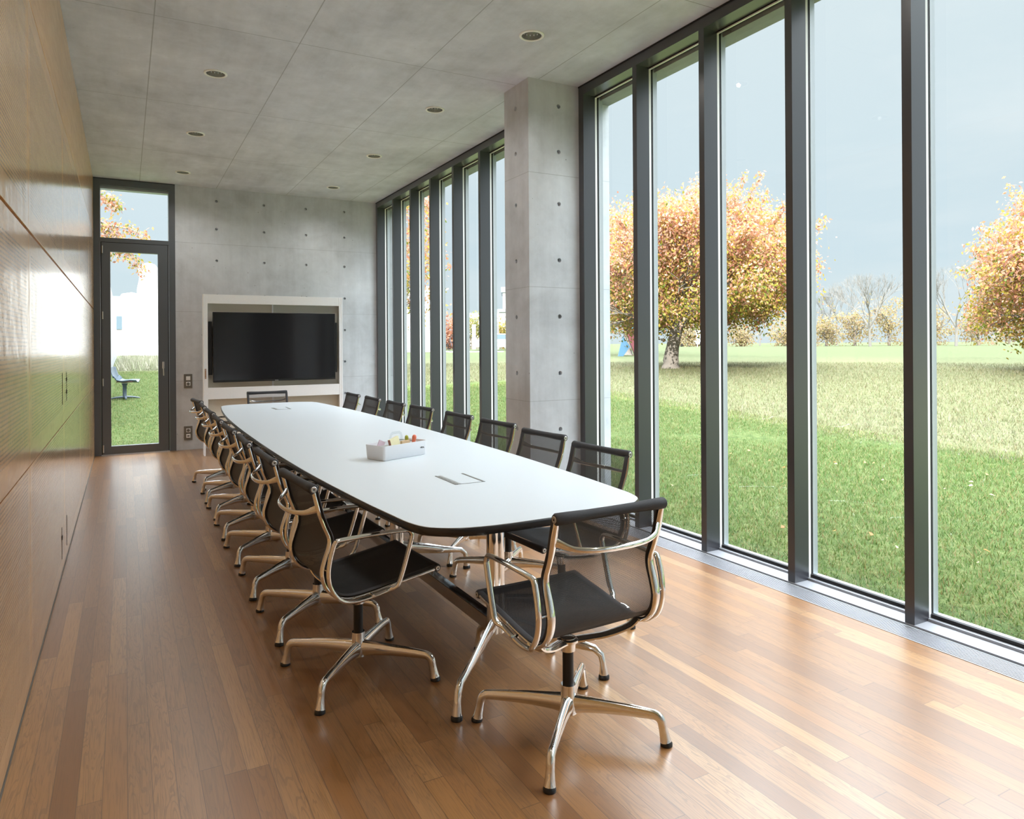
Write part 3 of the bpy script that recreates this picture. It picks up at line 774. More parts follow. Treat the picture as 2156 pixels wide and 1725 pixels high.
# ------------------------------------------------------------------ caddy with stationery
ca = math.atan2(.124, .286); cad = empty('desk_caddy', (1.345, 3.835, TZ), ca)
tag(cad, 'white plastic desk caddy with clear handle standing on the white table', 'desk caddy')
def rrect(hx_, hy_, r, n=5):
    o = []
    for sx, sy, a0 in ((1, 1, 0), (-1, 1, 90), (-1, -1, 180), (1, -1, 270)):
        for k in range(n+1):
            a_ = R(a0+90*k/n); o.append((sx*(hx_-r)+r*math.cos(a_), sy*(hy_-r)+r*math.sin(a_)))
    return o
a = MB(); hz = .082
rr = lambda i, z: [(x, y, z) for x, y in rrect(.166-i, .079-i, .016-i*.5)]
a.loft([rr(.010, 0), rr(.006, .004), rr(.0, hz), rr(.0035, hz), rr(.008, .006)], True, True); a.build('tray', M['whiteplastic'], cad, smooth=True)
a = MB(); a.box(-.152, .152, -.002, .002, .006, .074); a.build('divider', M['whiteplastic'], cad)
# clear handle: arch with an oval opening
ho = [(-.055, .05), (-.050, .110), (-.042, .132), (-.028, .142), (.028, .142), (.042, .132), (.050, .110), (.055, .05)]
hi = [(-.030, .098), (-.036, .110), (-.032, .122), (-.022, .128), (.022, .128), (.032, .122), (.036, .110), (.030, .098)]
a = MB()
for k in range(7):
    for yy in (.004, .007): a.quad((ho[k][0], yy, ho[k][1]), (ho[k+1][0], yy, ho[k+1][1]), (hi[k+1][0], yy, hi[k+1][1]), (hi[k][0], yy, hi[k][1]))
    a.quad((ho[k][0], .004, ho[k][1]), (ho[k+1][0], .004, ho[k+1][1]), (ho[k+1][0], .007, ho[k+1][1]), (ho[k][0], .007, ho[k][1]))
    a.quad((hi[k][0], .004, hi[k][1]), (hi[k+1][0], .004, hi[k+1][1]), (hi[k+1][0], .007, hi[k+1][1]), (hi[k][0], .007, hi[k][1]))
for yy in (.004, .007): a.quad((-.055, yy, .05), (-.030, yy, .098), (.030, yy, .098), (.055, yy, .05))
a.build('handle', M['acrylic'], cad, fix=False)
cu = bpy.data.curves.new('logo', 'FONT'); cu.body = 'vitra.'; cu.size = .016; cu.extrude = .0002; cu.align_x = 'CENTER'; cu.offset = .0004
tmp = bpy.data.objects.new('logo_tmp', cu); col.objects.link(tmp); bpy.context.view_layer.update()
me = bpy.data.meshes.new_from_object(tmp.evaluated_get(bpy.context.evaluated_depsgraph_get())); bpy.data.objects.remove(tmp)
lo = bpy.data.objects.new('lettering', me); me.materials.clear(); me.materials.append(M['black']); col.objects.link(lo); lo.parent = cad
lo.location = (.126, -.0766, .040); lo.rotation_euler = (R(90), 0, 0)
def inside(name, mb, mat, loc, rot, label, cat, sm=False, bevel=0):
    o = mb.build(name, mat, smooth=sm, bevel=bevel)
    o.matrix_world = Matrix.Translation((1.345, 3.835, TZ)) @ Matrix.Rotation(ca, 4, 'Z') @ Matrix.Translation(loc) @ Matrix.Rotation(rot[2], 4, 'Z') @ Matrix.Rotation(rot[1], 4, 'Y') @ Matrix.Rotation(rot[0], 4, 'X')
    tag(o, label, cat); return o
a = MB(); a.box(-.038, .038, -.008, .008, 0, .075); a.cur = 1; a.box(-.039, -.038, -.008, .008, 0, .075)
inside('note_pad', a, [M['note'], M['notebrown']], (-.045, -.045, .042), (R(-8), R(-12), R(10)), 'pale yellow sticky note pad leaning in the white desk caddy', 'note pad')
a = MB(); a.box(-.03, .03, -.008, .008, 0, .05); inside('card_box', a, M['kraft'], (.022, -.045, .042), (0, 0, 0), 'small kraft card box beside the yellow pad in the caddy', 'box')
a = MB(); a.box(-.03, .03, -.002, .002, 0, .055); inside('paper_note', a, M['pink'], (-.105, .03, .045), (R(10), R(20), R(15)), 'pale pink paper slip at the left end of the desk caddy', 'paper')
a = MB(); a.lathe([(.008, 0), (.009, .07), (.011, .085), (.009, .098), (.004, .102)], 14); inside('marker', a, M['green'], (.096, .02, .01), (R(6), R(-6), 0), 'olive green marker standing in the right end of the caddy', 'marker', True)
a = MB(); a.lathe([(.009, 0), (.011, .07), (.013, .088), (.010, .098), (.004, .102)], 14); inside('marker', a, M['orange'], (.118, .0, .01), (R(5), R(8), 0), 'coral coloured marker standing beside the green one in the caddy', 'marker', True)
a = MB(); a.tube([(0, 0, 0), (.10, 0, 0)], .004, 8); inside('pen', a, M['silver'], (.05, .055, .088), (0, R(5), R(-20)), 'grey pen lying across the back rim of the caddy', 'pen', True)

# ------------------------------------------------------------------ OUTSIDE
def gz(x, y):
    r = math.hypot(x, y)
    return float(np.interp(r, [0, 11.0, 15, 22, 32, 60, 120, 400], [-.06, -.05, .20, .58, .76, .96, 1.08, 1.2]))
def gzv(x, y): return np.interp(np.hypot(x, y), [0, 11.0, 15, 22, 32, 60, 120, 400], [-.06, -.05, .20, .58, .76, .96, 1.08, 1.2])
def at(px, D):
    """a spot in the landscape at this bearing and distance from the room's near end"""
    yaw = R(28.6007); Rr = (px-1078)/1494.53*D
    x = Rr*math.cos(yaw)+D*math.sin(yaw); y = -Rr*math.sin(yaw)+D*math.cos(yaw); return x, y
a = MB(); rad = [3.0, 5, 7, 8.5, 10, 11, 13, 15, 18, 22, 27, 32, 45, 60, 90, 120, 200, 400]; na = 72
rings = []
for r0 in rad: rings.append([(r0*math.cos(2*math.pi*k/na), r0*math.sin(2*math.pi*k/na), gz(r0, 0)) for k in range(na)])
a.loft(rings, True, False)
go = a.build('meadow', M['ground'], smooth=True); 
# keep the ground out of the room: cut the faces under the building
bm = bmesh.new(); bm.from_mesh(go.data)
cx = [f for f in bm.faces if all(v.co.length < 10.01 for v in f.verts)]
bmesh.ops.delete(bm, geom=cx, context='FACES'); bm.to_mesh(go.data); bm.free()
struct(go, 'meadow of mown and long dry grass around the building', 'ground')
a = MB()
def patch(x0, x1, y0, y1, n=1):
    for i in range(n):
        for j in range(n):
            a.quad(*[(x, y, gz(x, y)) for x, y in ((x0+(x1-x0)*i/n, y0+(y1-y0)*j/n), (x0+(x1-x0)*(i+1)/n, y0+(y1-y0)*j/n), (x0+(x1-x0)*(i+1)/n, y0+(y1-y0)*(j+1)/n), (x0+(x1-x0)*i/n, y0+(y1-y0)*(j+1)/n))])
patch(3.5, 12, -6, 12, 10); patch(-6, 3.5, 10.42, 14, 6)
struct(a.build('lawn', M['ground'], fix=False), 'mown lawn right outside the windows', 'lawn')

def tinted(name, verts, faces, cols, mat, parent=None):
    """verts (n,3) array, faces (m,k) int array, cols per face (m,3)"""
    me = bpy.data.meshes.new(name); k = faces.shape[1]; m_ = len(faces)
    me.vertices.add(len(verts)); me.vertices.foreach_set('co', verts.astype(np.float32).ravel())
    me.loops.add(m_*k); me.loops.foreach_set('vertex_index', faces.astype(np.int32).ravel())
    me.polygons.add(m_); me.polygons.foreach_set('loop_start', (np.arange(m_)*k).astype(np.int32)); 
    me.update(calc_edges=True)
    at_ = me.color_attributes.new('tint', 'FLOAT_COLOR', 'CORNER')
    cc = np.ones((m_*k, 4), np.float32); cc[:, :3] = np.repeat(cols, k, axis=0); at_.data.foreach_set('color', cc.ravel())
    me.materials.append(mat); me.validate()
    o = bpy.data.objects.new(name, me); col.objects.link(o)
    if parent is not None: o.parent = parent
    return o
# grass blades
def blades(name, label, pts, hmin, hmax, wid, pal, lay=.8):
    n = len(pts); x, y = pts[:, 0], pts[:, 1]; z = gzv(x, y)
    an = rng.uniform(0, 2*np.pi, n); hh = rng.uniform(hmin, hmax, n); ln = rng.uniform(.2, lay, n)*hh*1.6
    b0 = np.stack([x, y, z-.005], 1); wv = np.stack([-np.sin(an), np.cos(an), np.zeros(n)], 1)*wid[:, None]
    tip = b0+np.stack([np.cos(an)*ln, np.sin(an)*ln, hh], 1)
    V = np.stack([b0-wv, b0+wv, tip], 1).reshape(-1, 3); F = np.arange(3*n).reshape(-1, 3)
    C_ = pal[rng.integers(0, len(pal), n)]*rng.uniform(.75, 1.25, (n, 1))
    o = tinted(name, V, F, C_, M['grassm']); tag(o, label, 'grass', kind='stuff'); return o
greens = .50*np.array([(.10, .21, .035), (.14, .27, .05), (.19, .31, .07), (.30, .36, .12), (.42, .41, .18), (.12, .23, .045), (.22, .30, .07), (.36, .27, .10)])
n = 300000
r_ = rng.power(1.35, n)*9.5; xx = 3.55+np.abs(rng.normal(0, 1, n))*0+rng.power(1.0, n)*6.2; yy = rng.uniform(.3, 16.2, n)
pts = np.stack([xx, yy], 1)
blades('grass', 'short green mown grass outside the near windows', pts, .02, .055, rng.uniform(.002, .0045, n), greens)
n = 80000
pts = np.stack([rng.uniform(-.24, 3.4, n), rng.uniform(10.6, 24, n)], 1)
blades('grass', 'mown grass seen through the glass door', pts, .015, .045, rng.uniform(.002, .0045, n), greens)
n = 190000
tt = rng.uniform(0, 1, n); rr_ = 9.5+tt**1.25*17; aa = R(90)-rng.uniform(R(2), R(68), n)
pts = np.stack([rr_*np.cos(aa), rr_*np.sin(aa)], 1); keep = (pts[:, 0] > 9.25+rng.normal(0, .12, n)) | ((pts[:, 1] > 16.5) & (pts[:, 0] > pts[:, 1]*.18)); pts = pts[keep]
dry = .25*np.array([(.46, .46, .24), (.60, .54, .30), (.68, .62, .42), (.38, .44, .18), (.36, .42, .16), (.56, .46, .24)])
blades('dry_grass', 'long pale dry meadow grass beyond the building shadow', pts, .03, .095, rng.uniform(.0025, .006, len(pts)), dry, .9)
n = 9000; pts = np.stack([rng.uniform(-.2, 6, n), rng.uniform(24.5, 33, n)], 1)
blades('dry_grass', 'band of long pale grass at the foot of the white building', pts, .15, .42, rng.uniform(.008, .02, n), np.array([(.30, .29, .20), (.34, .32, .25), (.22, .24, .14)]), .4)

# trees
def limb(mb, a_, b_, r0, r1, n=6):
    mb.tube([a_, (Vector(a_)+Vector(b_))/2+Vector((rng.normal(0, .03), rng.normal(0, .03), 0))*(Vector(b_)-Vector(a_)).length, b_], [r0, (r0+r1)/2, r1], n, caps=False)
def grow(mb, p, d, ln, r, depth, tips, spread=.6, up=.12, n=6, allpts=None):
    q = p+d*ln; limb(mb, p, q, r, r*.7, n)
    if allpts is not None and depth <= 3: allpts += [p+d*ln*t for t in (.35, .7, 1)]
    if depth == 0: tips.append(q); return
    k = 3 if random.random() < .55 else 2
    for i in range(k):
        ax = Vector((random.gauss(0, 1), random.gauss(0, 1), random.gauss(0, 1))); ax = (ax-d*ax.dot(d)).normalized()
        nd = (d+ax*spread*random.uniform(.6, 1.25)+Vector((0, 0, up))).normalized()
        grow(mb, q, nd, ln*random.uniform(.68, .9), r*.66, depth-1, tips, spread, up, max(3, n-1), allpts)
def leaves(name, centres, n, size, pal, parent, sig, greenf=None):
    C_ = np.array([tuple(c) for c in centres]); k = len(C_)
    base = C_[rng.integers(0, k, n)]+rng.normal(0, 1, (n, 3))*sig
    u = rng.normal(0, 1, (n, 3)); u[:, 2] = u[:, 2]*.5-.9; u /= np.linalg.norm(u, axis=1)[:, None]
    w = rng.normal(0, 1, (n, 3)); w -= u*(w*u).sum(1)[:, None]; w /= np.linalg.norm(w, axis=1)[:, None]
    L = rng.uniform(.6, 1.2, n)[:, None]*size; Wd = L*.27
    m1 = base+u*L*.45
    V = np.stack([base, m1+w*Wd, base+u*L, m1-w*Wd], 1).reshape(-1, 3); F = np.arange(4*n).reshape(-1, 4)
    cols = pal[rng.integers(0, len(pal), n)].copy()
    if greenf is not None:
        g_ = greenf(base) > rng.uniform(0, 1, n); gp = .5*np.array([(.42, .40, .05), (.54, .44, .06), (.22, .30, .05), (.64, .50, .10)])
        cols[g_] = gp[rng.integers(0, 4, g_.sum())]
    cols *= rng.uniform(.8, 1.2, (n, 1)); cols = np.clip(cols, 0, .95)
    return tinted(name, V, F, cols, M['leafm'], parent)
autumn = .54*np.array([(.78, .34, .19), (.82, .42, .27), (.86, .50, .37), (.70, .44, .12), (.80, .52, .22), (.74, .29, .18), (.60, .46, .10), (.86, .56, .44), (.84, .46, .34)])
def leafy_tree(px, D, crown_dx, hgt, rad, zbot, nleaf, size, label, lean=(.1, 0), trunk=.36, seed=1, pal=autumn, green=True, sig=.26):
    random.seed(seed); x, y = at(px, D); z = gz(x, y); t = empty('autumn_tree', (x, y, z)); tag(t, label, 'tree')
    mb = MB()
    rv = Vector((math.cos(R(28.6)), -math.sin(R(28.6)), 0)); L0 = rv*lean[0]+Vector((0, lean[1], 0))
    tr_ = [Vector((0, 0, -.1)), Vector((.02, 0, .35)), L0*.25+Vector((0, 0, 1.0)), L0*.6+Vector((0, 0, 1.6))]
    mb.tube(spline(tr_, 4), list(np.interp(np.linspace(0, 1, 13), [0, .12, .5, 1], [trunk*1.55, trunk, trunk*.72, trunk*.66])), 12)
    top = tr_[-1]; tips = []; ap = []
    rv = Vector((math.cos(R(28.6)), -math.sin(R(28.6)), 0)); 
    cc = Vector(rv)*crown_dx+Vector((0, 0, (hgt+zbot)/2))
    for k in range(9):
        a_ = 2*math.pi*k/9+random.uniform(-.3, .3); e = random.uniform(.25, 1.1)
        dirv = Vector((math.cos(a_)*math.cos(e), math.sin(a_)*math.cos(e), math.sin(e)))+rv*(crown_dx*.16)
        dirv.normalize(); grow(mb, top-Vector((0, 0, random.uniform(0, .5))), dirv, rad*.27, trunk*.30, 4, tips, .55, .10, 6, ap)
    mb.build('trunk', M['bark'], t, smooth=True)
    # crown: leaf clusters filling a lumpy ellipsoid plus branch tips
    cl = []
    hz_ = (hgt-zbot)/2
    while len(cl) < 330:
        p = Vector((random.gauss(0, 1), random.gauss(0, 1), random.gauss(0, 1))).normalized()*random.uniform(.35, 1)**.5
        lump = 1+.16*math.sin(p.x*5+seed)+.14*math.cos(p.y*6+p.z*4+seed*2)
        q = Vector((p.x*rad*lump, p.y*rad*lump, p.z*hz_*lump))+cc
        if q.z > .9 and (q-top).length > .7: cl.append(q)
    sh_ = []
    for _ in range(46):   # shoots standing out of the crown
        p = Vector((random.gauss(0, 1), random.gauss(0, 1), abs(random.gauss(0, .8))-.15)).normalized()
        q0 = Vector((p.x*rad, p.y*rad, p.z*hz_))*.95+cc; ls = random.uniform(.4, 1.0)
        for s in range(9): sh_.append(q0+p*(s/8*ls*rad*.24)+Vector((0, 0, .05*(s/8)**2*rad)))
    gf = (lambda b_: np.clip(.75-(b_[:, 2]-zbot)/(hgt-zbot)*1.1, .05, .8)) if green else None
    leaves('foliage', cl, nleaf, size, pal, t, sig, gf)
    leaves('shoots', sh_, nleaf//16, size, pal, t, .075, gf)
    return t
leafy_tree(1412, 22, .75, 5.25, 3.35, 1.05, 120000, .108, 'large spreading orange and yellow autumn tree on the meadow', lean=(.55, .0), trunk=.27, seed=3, sig=.25)
leafy_tree(2335, 17, 0, 4.85, 2.65, .2, 70000, .105, 'orange and green autumn tree at the right edge of the view', lean=(.1, .1), trunk=.3, seed=8, sig=.22)
leafy_tree(800, 21, 0, 5.9, 1.75, 1.5, 8000, .13, 'slim autumn tree seen through the farthest window panes', lean=(.1, .1), trunk=.16, seed=5, sig=.2)
leafy_tree(1320, 36, 0, 5.5, 2.6, 1.6, 6000, .2, 'smaller autumn tree with grey trunk far behind the large one', trunk=.28, seed=12, sig=.3)
# boughs of a tree beside the garden wall, hanging into the door view
bx, by = at(120, 16.5); tb = empty('wall_tree', (bx, by, gz(bx, by))); tag(tb, 'tree by the garden wall, its boughs hanging into the top of the door view', 'tree')
def wp(px, py, D): x, y = at(px, D); return Vector((x-bx, y-by, 1.36+(725.35-py)/1494.53*D-gz(bx, by)))
mb = MB(); mb.tube([Vector((0, 0, 0)), wp(122, 640, 16.5), wp(128, 520, 16.4), wp(140, 430, 16.3)], [.22, .17, .13, .09], 10)
boughs = [[(128, 520, 16.4), (190, 462, 16), (235, 470, 15.8), (275, 478, 15.6), (312, 497, 15.5)], [(190, 462, 16), (225, 476, 15.9), (250, 500, 15.8), (275, 530, 15.7), (301, 567, 15.6)],
          [(128, 520, 16.4), (180, 505, 16.1), (225, 520, 16), (262, 528, 15.9)], [(140, 430, 16.3), (180, 395, 16.2), (212, 404, 16.1), (235, 418, 16), (248, 428, 16)], [(128, 520, 16.4), (205, 490, 16.2), (240, 498, 16)]]
cl = []
for bgh in boughs:
    w_ = [wp(*q) for q in bgh]; mb.tube(spline(w_, 4), list(np.linspace(.04, .006, (len(w_)-1)*4+1)), 6)
    s4 = spline(w_, 10)[8:]; cl += s4
mb.build('trunk', M['bark'], tb, smooth=True)
leaves('foliage', cl, 1500, .095, autumn*.8, tb, .085, lambda b_: np.full(len(b_), .22))
# bare trees in the distance
def bare_tree(px, D, h_, label, seed, mat='palebark', leafn=0):
    random.seed(seed); x, y = at(px, D); t = empty('bare_tree', (x, y, gz(x, y))); tag(t, label, 'tree'); mb = MB(); tips = []; ap = []
    tk = h_*.017; top = Vector((random.uniform(-.1, .1), 0, h_*.24)); mb.tube([Vector((0, 0, -.1)), top*.5, top], [tk*1.2, tk, tk*.8], 8)
    for k in range(5): 
        a_ = 2*math.pi*k/5; d = Vector((math.cos(a_)*.55, math.sin(a_)*.55, 1)).normalized(); grow(mb, top*(.8+.05*k), d, h_*.2, tk*.55, 6, tips, .40, .12, 4, ap)
    mb.build('trunk', M[mat], t)
    if leafn: leaves('foliage', ap[::3], leafn, .3, autumn, t, .3)
for px, D, hh_, sd in ((1832, 62, 6.6, 21), (1762, 80, 6.9, 22), (2013, 60, 6.7, 23), (1722, 96, 5.2, 24), (1520, 66, 4.2, 25), (1600, 84, 5.1, 26)):
    bare_tree(px, D, hh_, {21: 'tallest bare pale tree on the horizon between the right mullions', 22: 'bare pale tree left of the tallest bare tree', 23: 'bare pale tree in front of the right-hand autumn tree', 24: 'small bare tree close right of the big autumn crown', 25: 'bare tree behind the big autumn tree, below its right branches', 26: 'bare tree behind the lowest bough of the big autumn tree'}[sd], sd)
def shrub(px, D, w, h_, n, pal, label, seed):
    random.seed(seed); x, y = at(px, D); t = empty('distant_tree', (x, y, gz(x, y))); tag(t, label, 'tree')
    mb = MB(); tips = []
    mb.tube([Vector((0, 0, -.1)), Vector((0, 0, h_*.4))], [.16, .1], 6)
    for k in range(4):
        a_ = 2*math.pi*k/4+.4; grow(mb, Vector((0, 0, h_*.25)), Vector((math.cos(a_)*.8, math.sin(a_)*.8, .8)).normalized(), h_*.22, .07, 2, tips, .5, .1, 4)
    mb.build('trunk', M['bark'], t)
    cl_ = [Vector((random.gauss(0, .42)*w, random.gauss(0, .3)*w, min(h_, max(.3, h_*(.5+random.gauss(0, .24)))))) for _ in range(60)]
    leaves('foliage', cl_, n, .26, pal, t, .28); return t
pale = .42*np.array([(.60, .44, .20), (.66, .50, .30), (.52, .42, .20), (.70, .52, .34), (.58, .50, .22)])
shr = [(1872, 70, 2.6, 5.6, 'broad pale orange tree behind the bare trees'), (1800, 72, 2.2, 4.0, 'low orange tree between two bare trunks'), (1740, 70, 1.8, 2.8, 'olive shrub left of the bare trees'),
       (1965, 70, 2.0, 4.4, 'orange tree just right of the broad mullion'), (2060, 66, 2.2, 3.4, 'low reddish tree under the right-hand crown'), (1560, 74, 1.6, 2.2, 'small orange shrub beyond the big trunk'),
       (2125, 84, 2.7, 3.9, 'low olive tree at the right edge on the horizon'), (1450, 76, 2.0, 2.6, 'pale hedge tree beyond the big trunk'), (1655, 74, 1.8, 2.6, 'pale shrub on the horizon right of the big tree')]
for i, (px, D, w, h_, lb) in enumerate(shr): shrub(px, D, w, h_, 1500, pale, lb, 40+i)
shrub(944, 60, 1.3, 3.1, 1300, .5*np.array([(.72, .30, .20), (.76, .38, .26), (.65, .33, .14)]), 'reddish tree on the horizon seen through the far windows', 60)
shrub(996, 66, 1.5, 3.2, 1500, .5*np.array([(.40, .40, .12), (.55, .46, .16), (.33, .36, .12)]), 'olive green tree before the distant house', 61)
shrub(1058, 60, .8, 2.5, 900, .5*np.array([(.50, .46, .12), (.62, .44, .14)]), 'yellow green tree beside the lamp post', 62)

# white building and garden wall seen through the door
wb = empty('white_building', (9, 47, gz(5, 46))); tag(wb, 'bright white rendered building across the lawn', 'building'); WT = Matrix.Translation((-9, -47, -gz(5, 46)))
a = MB(); a.box(.75, 18.3, 45, 56, .3, 5.35); a.build('wall', M['render'], wb, T=WT)
a = MB(); a.box(-3, .75, 46, 56, .3, 3.3); a.box(-3, .9, 52, 56, 3.3, 4.5); a.build('wing', M['render'], wb, T=WT)
a = MB(); a.lathe([(.45, 5.2), (.55, 5.9), (.35, 6.2), (.1, 6.3)], 16, (1.25, 47, 0)); a.build('chimney', M['render'], wb, smooth=True, T=WT)
a = MB(); a.box(-3, .9, 51.9, 56.1, 4.5, 4.6); a.build('roof', M['roofing'], wb, T=WT)
a = MB(); a.lathe([(.001, 4.6), (.5, 4.5), (.75, 4.1), (.8, 3.2)], 18, (.35, 48, 0)); a.build('skylight_dome', M['render'], wb, smooth=True, T=WT)
a = MB(); a.box(-.9, -.15, 45.95, 46.0, 2.35, 3.1); a.build('window', M['darkglass'], wb, T=WT)
gw = MB(); gw.box(-.75, -.36, 13.0, 40, -.1, 3.12); o = gw.build('garden_wall', M['concrete_out']); tag(o, 'pale concrete garden wall running away left of the glass door', 'wall')
# shell bench chair on the lawn
bx_, by_ = at(262, 14.6); bz = gz(bx_, by_)
be = empty('garden_chair', (bx_, by_, bz), R(-12)); tag(be, 'grey blue shell seat on a pedestal on the lawn outside the door', 'garden chair')
shell = [(-.24, .66), (-.22, .55), (-.18, .44), (-.12, .36), (-.02, .325), (.12, .335), (.25, .33)]
a = MB(); sp_ = spline([(x, 0, z) for x, z in shell], 5); hw = .24
rings = []
for k, p in enumerate(sp_):
    f = k/(len(sp_)-1); w0 = hw*(.78+.3*math.sin(math.pi*min(1, f*1.2)))
    rings.append([Vector((p.x+.02*abs(u)**2*(1 if f < .5 else 0), u*w0, p.z+(.05*u*u if f > .35 else 0))) for u in np.linspace(-1, 1, 9)])
for i in range(len(rings)-1):
    for j in range(8): a.quad(rings[i][j], rings[i][j+1], rings[i+1][j+1], rings[i+1][j])
so = a.build('seat_shell', M['navy'], be, smooth=True, fix=False, weld=True); md = so.modifiers.new('solid', 'SOLIDIFY'); md.thickness = .018
a = MB(); a.box(-.12, .18, -.17, .17, .345, .37); a.build('cushion', M['brown'], be, bevel=.01)
a = MB(); a.lathe([(.06, .32), (.04, .27), (.036, .05), (.05, .03)], 16); a.build('pedestal', M['navy'], be, smooth=True)
for k in range(4):
    a = MB(); d = Vector((math.cos(k*math.pi/2+.3), math.sin(k*math.pi/2+.3), 0)); a.tube([Vector((0, 0, .045)), d*.15+Vector((0, 0, .035)), d*.28+Vector((0, 0, .012))], [.022, .018, .012], 8); a.build('leg', M['navy'], be, smooth=True)
# painted metal sculpture (plain beams)
sx, sy = at(1318, 33); sc = empty('garden_sculpture', (sx, sy, gz(sx, sy)), R(-28.6)); tag(sc, 'leaning red and blue painted beams standing on the meadow', 'sculpture')
a = MB(); a.prism([(-.22, 1.75), (.10, 1.55), (.92, -.2), (.52, -.3)], -.12, .12, 'y'); a.build('red_beam', M['red'], sc)
a = MB(); a.prism([(.1, 2.1), (.35, 2.2), (.9, 1.2), (.8, .5), (.3, 1.3)], .2, .45, 'y'); a.build('blue_plate', M['blue'], sc)
a = MB(); a.prism([(-.1, .95), (.22, .45), (-.22, -.15), (-.34, .0)], .15, .35, 'y'); a.build('blue_prop', M['blue'], sc)
# distant houses, car, lamp post, path
def house(px, D, w, h_, label, hip=True):
    x, y = at(px, D); t = empty('distant_house', (x, y, gz(x, y)), R(-28.6)); tag(t, label, 'house')
    a = MB(); a.box(-w/2, w/2, 0, 6, -.2, h_); a.build('wall', M['render'], t)
    a = MB(); a.loft([[(-w/2-.2, -.3, h_), (w/2+.2, -.3, h_), (w/2+.2, 6.3, h_), (-w/2-.2, 6.3, h_)], [(-w/2+.6, 3, h_+1.2), (w/2-.6, 3, h_+1.2), (w/2-.6, 3.2, h_+1.2), (-w/2+.6, 3.2, h_+1.2)]]); a.build('roof', M['roofing'], t)
    for k in range(2):
        a = MB(); a.box(-w*.25+k*w*.5-.4, -w*.25+k*w*.5+.4, -.03, .0, h_*.45, h_*.75); a.build('window', M['darkglass'], t)
house(1003, 116, 7.2, 4.4, 'distant white house with pale roof behind the olive tree')
x, y = at(1072, 80); t = empty('office_block', (x, y, gz(x, y)), R(-28.6)); tag(t, 'distant white block building with stepped pale roof boxes', 'building')
a = MB(); a.box(-2.6, 6, 0, 8, -.2, 4.0); a.box(-.7, 4, 1, 7, 4.0, 6.3); a.build('wall', M['render'], t)
a = MB(); a.box(-2.8, 6.2, -.2, 8.2, 4.0, 4.35); a.box(-.9, 4.2, .8, 7.2, 6.3, 6.9); a.build('roof', M['roofing'], t)
a = MB(); a.box(-1.9, -1.3, -.04, 0, 1.4, 2.4); a.build('window', M['darkglass'], t)
x, y = at(1049, 58); t = empty('lamp_post', (x, y, gz(x, y))); tag(t, 'thin pale lamp post beyond the meadow near the parked car', 'lamp post')
a = MB(); a.lathe([(.05, 0), (.04, 3.0)], 8); a.build('pole', M['render'], t, smooth=True); a = MB(); a.box(-.2, .05, -.05, .05, 3.0, 3.06); a.build('lamp_head', M['render'], t)
def car(px, D, label, rz=0):
    x, y = at(px, D); t = empty('parked_car', (x, y, gz(x, y)), R(-28.6+rz)); tag(t, label, 'car')
    body = [(-1.0, .18), (1.0, .18), (1.04, .34), (.98, .42), (.62, .48), (.35, .70), (-.40, .72), (-.72, .50), (-1.02, .44), (-1.05, .3)]
    a = MB(); a.prism([(u*1.9, v*1.9-.1) for u, v in body], -.8, .8, 'y'); a.build('body', M['carpaint'], t, bevel=.05)
    a = MB(); a.prism([(.95, .82), (.62, 1.2), (-.70, 1.22), (-1.15, .86)], -.81, .81, 'y'); a.build('window', M['darkglass'], t)
    for sx_ in (-1.15, 1.2):
        for sy_ in (-.82, .64):
            a = MB(); a.lathe([(.33, 0), (.33, .18)], 16, (sx_, sy_, .33), 'y'); a.build('wheel', M['tyre'], t, smooth=True)
car(1052, 54, 'white car parked beyond the meadow, seen beside the pillar'); car(1452, 80, 'pale car parked beyond the big tree trunk', 5)
x, y = at(1476, 70); t = MB(); t.box(-.5, .5, -.03, .03, .9, 1.7); t.box(-.4, -.34, -.03, .03, 0, .9); t.box(.34, .4, -.03, .03, 0, .9); o = t.build('notice_board', M['render']); o.location = (x, y, gz(x, y)); o.rotation_euler = (0, 0, R(-28.6)); tag(o, 'small white notice board right of the big tree trunk', 'sign')
x, y = at(998, 60); t = MB(); t.box(-.12, .12, -.12, .12, -.1, 2.1); o = t.build('gate_post', M['render']); o.location = (x, y, gz(x, y)); tag(o, 'white gate post in front of the distant house', 'post')
x, y = at(985, 62); t = MB()
for k in range(22): t.box(-2.6+k*.24, -2.6+k*.24+.18, -.02, .02, 0, .95)
t.box(-2.6, 2.7, .02, .05, .2, .3); t.box(-2.6, 2.7, .02, .05, .7, .8)
o = t.build('fence', M['bark']); o.location = (x, y, gz(x, y)); o.rotation_euler = (0, 0, R(-28.6)); tag(o, 'low brown wooden fence in front of the distant house', 'fence')
a = MB(); pth = [at(900, 50), at(960, 46), at(1060, 47), at(1060, 48.5), at(960, 47.8), at(900, 52)]
a.loft([[(x, y, gz(x, y)-.02) for x, y in pth], [(x, y, gz(x, y)+.03) for x, y in pth]]); struct(a.build('path', M['asphalt']), 'pale path crossing the far lawn', 'path')
# bicycle by the red tree
x, y = at(937, 50); t = empty('bicycle', (x, y, gz(x, y)), R(-40)); tag(t, 'small bicycle standing by the pale path', 'bicycle')
for sx_ in (-.5, .5):
    a = MB(); a.tube([(sx_+.33*math.cos(k*math.pi/8), 0, .34+.33*math.sin(k*math.pi/8)) for k in range(16)], .02, 6, up=(0, 1, 0), closed=True); a.build('wheel', M['tyre'], t)
a = MB(); a.tube([(-.5, 0, .34), (-.15, 0, .85), (.38, 0, .85), (0, 0, .35), (-.15, 0, .85)], .02, 6, up=(0, 1, 0)); a.tube([(.5, 0, .34), (.36, 0, 1.0), (.5, 0, 1.02)], .02, 6, up=(0, 1, 0)); a.build('frame', M['navy'], t)
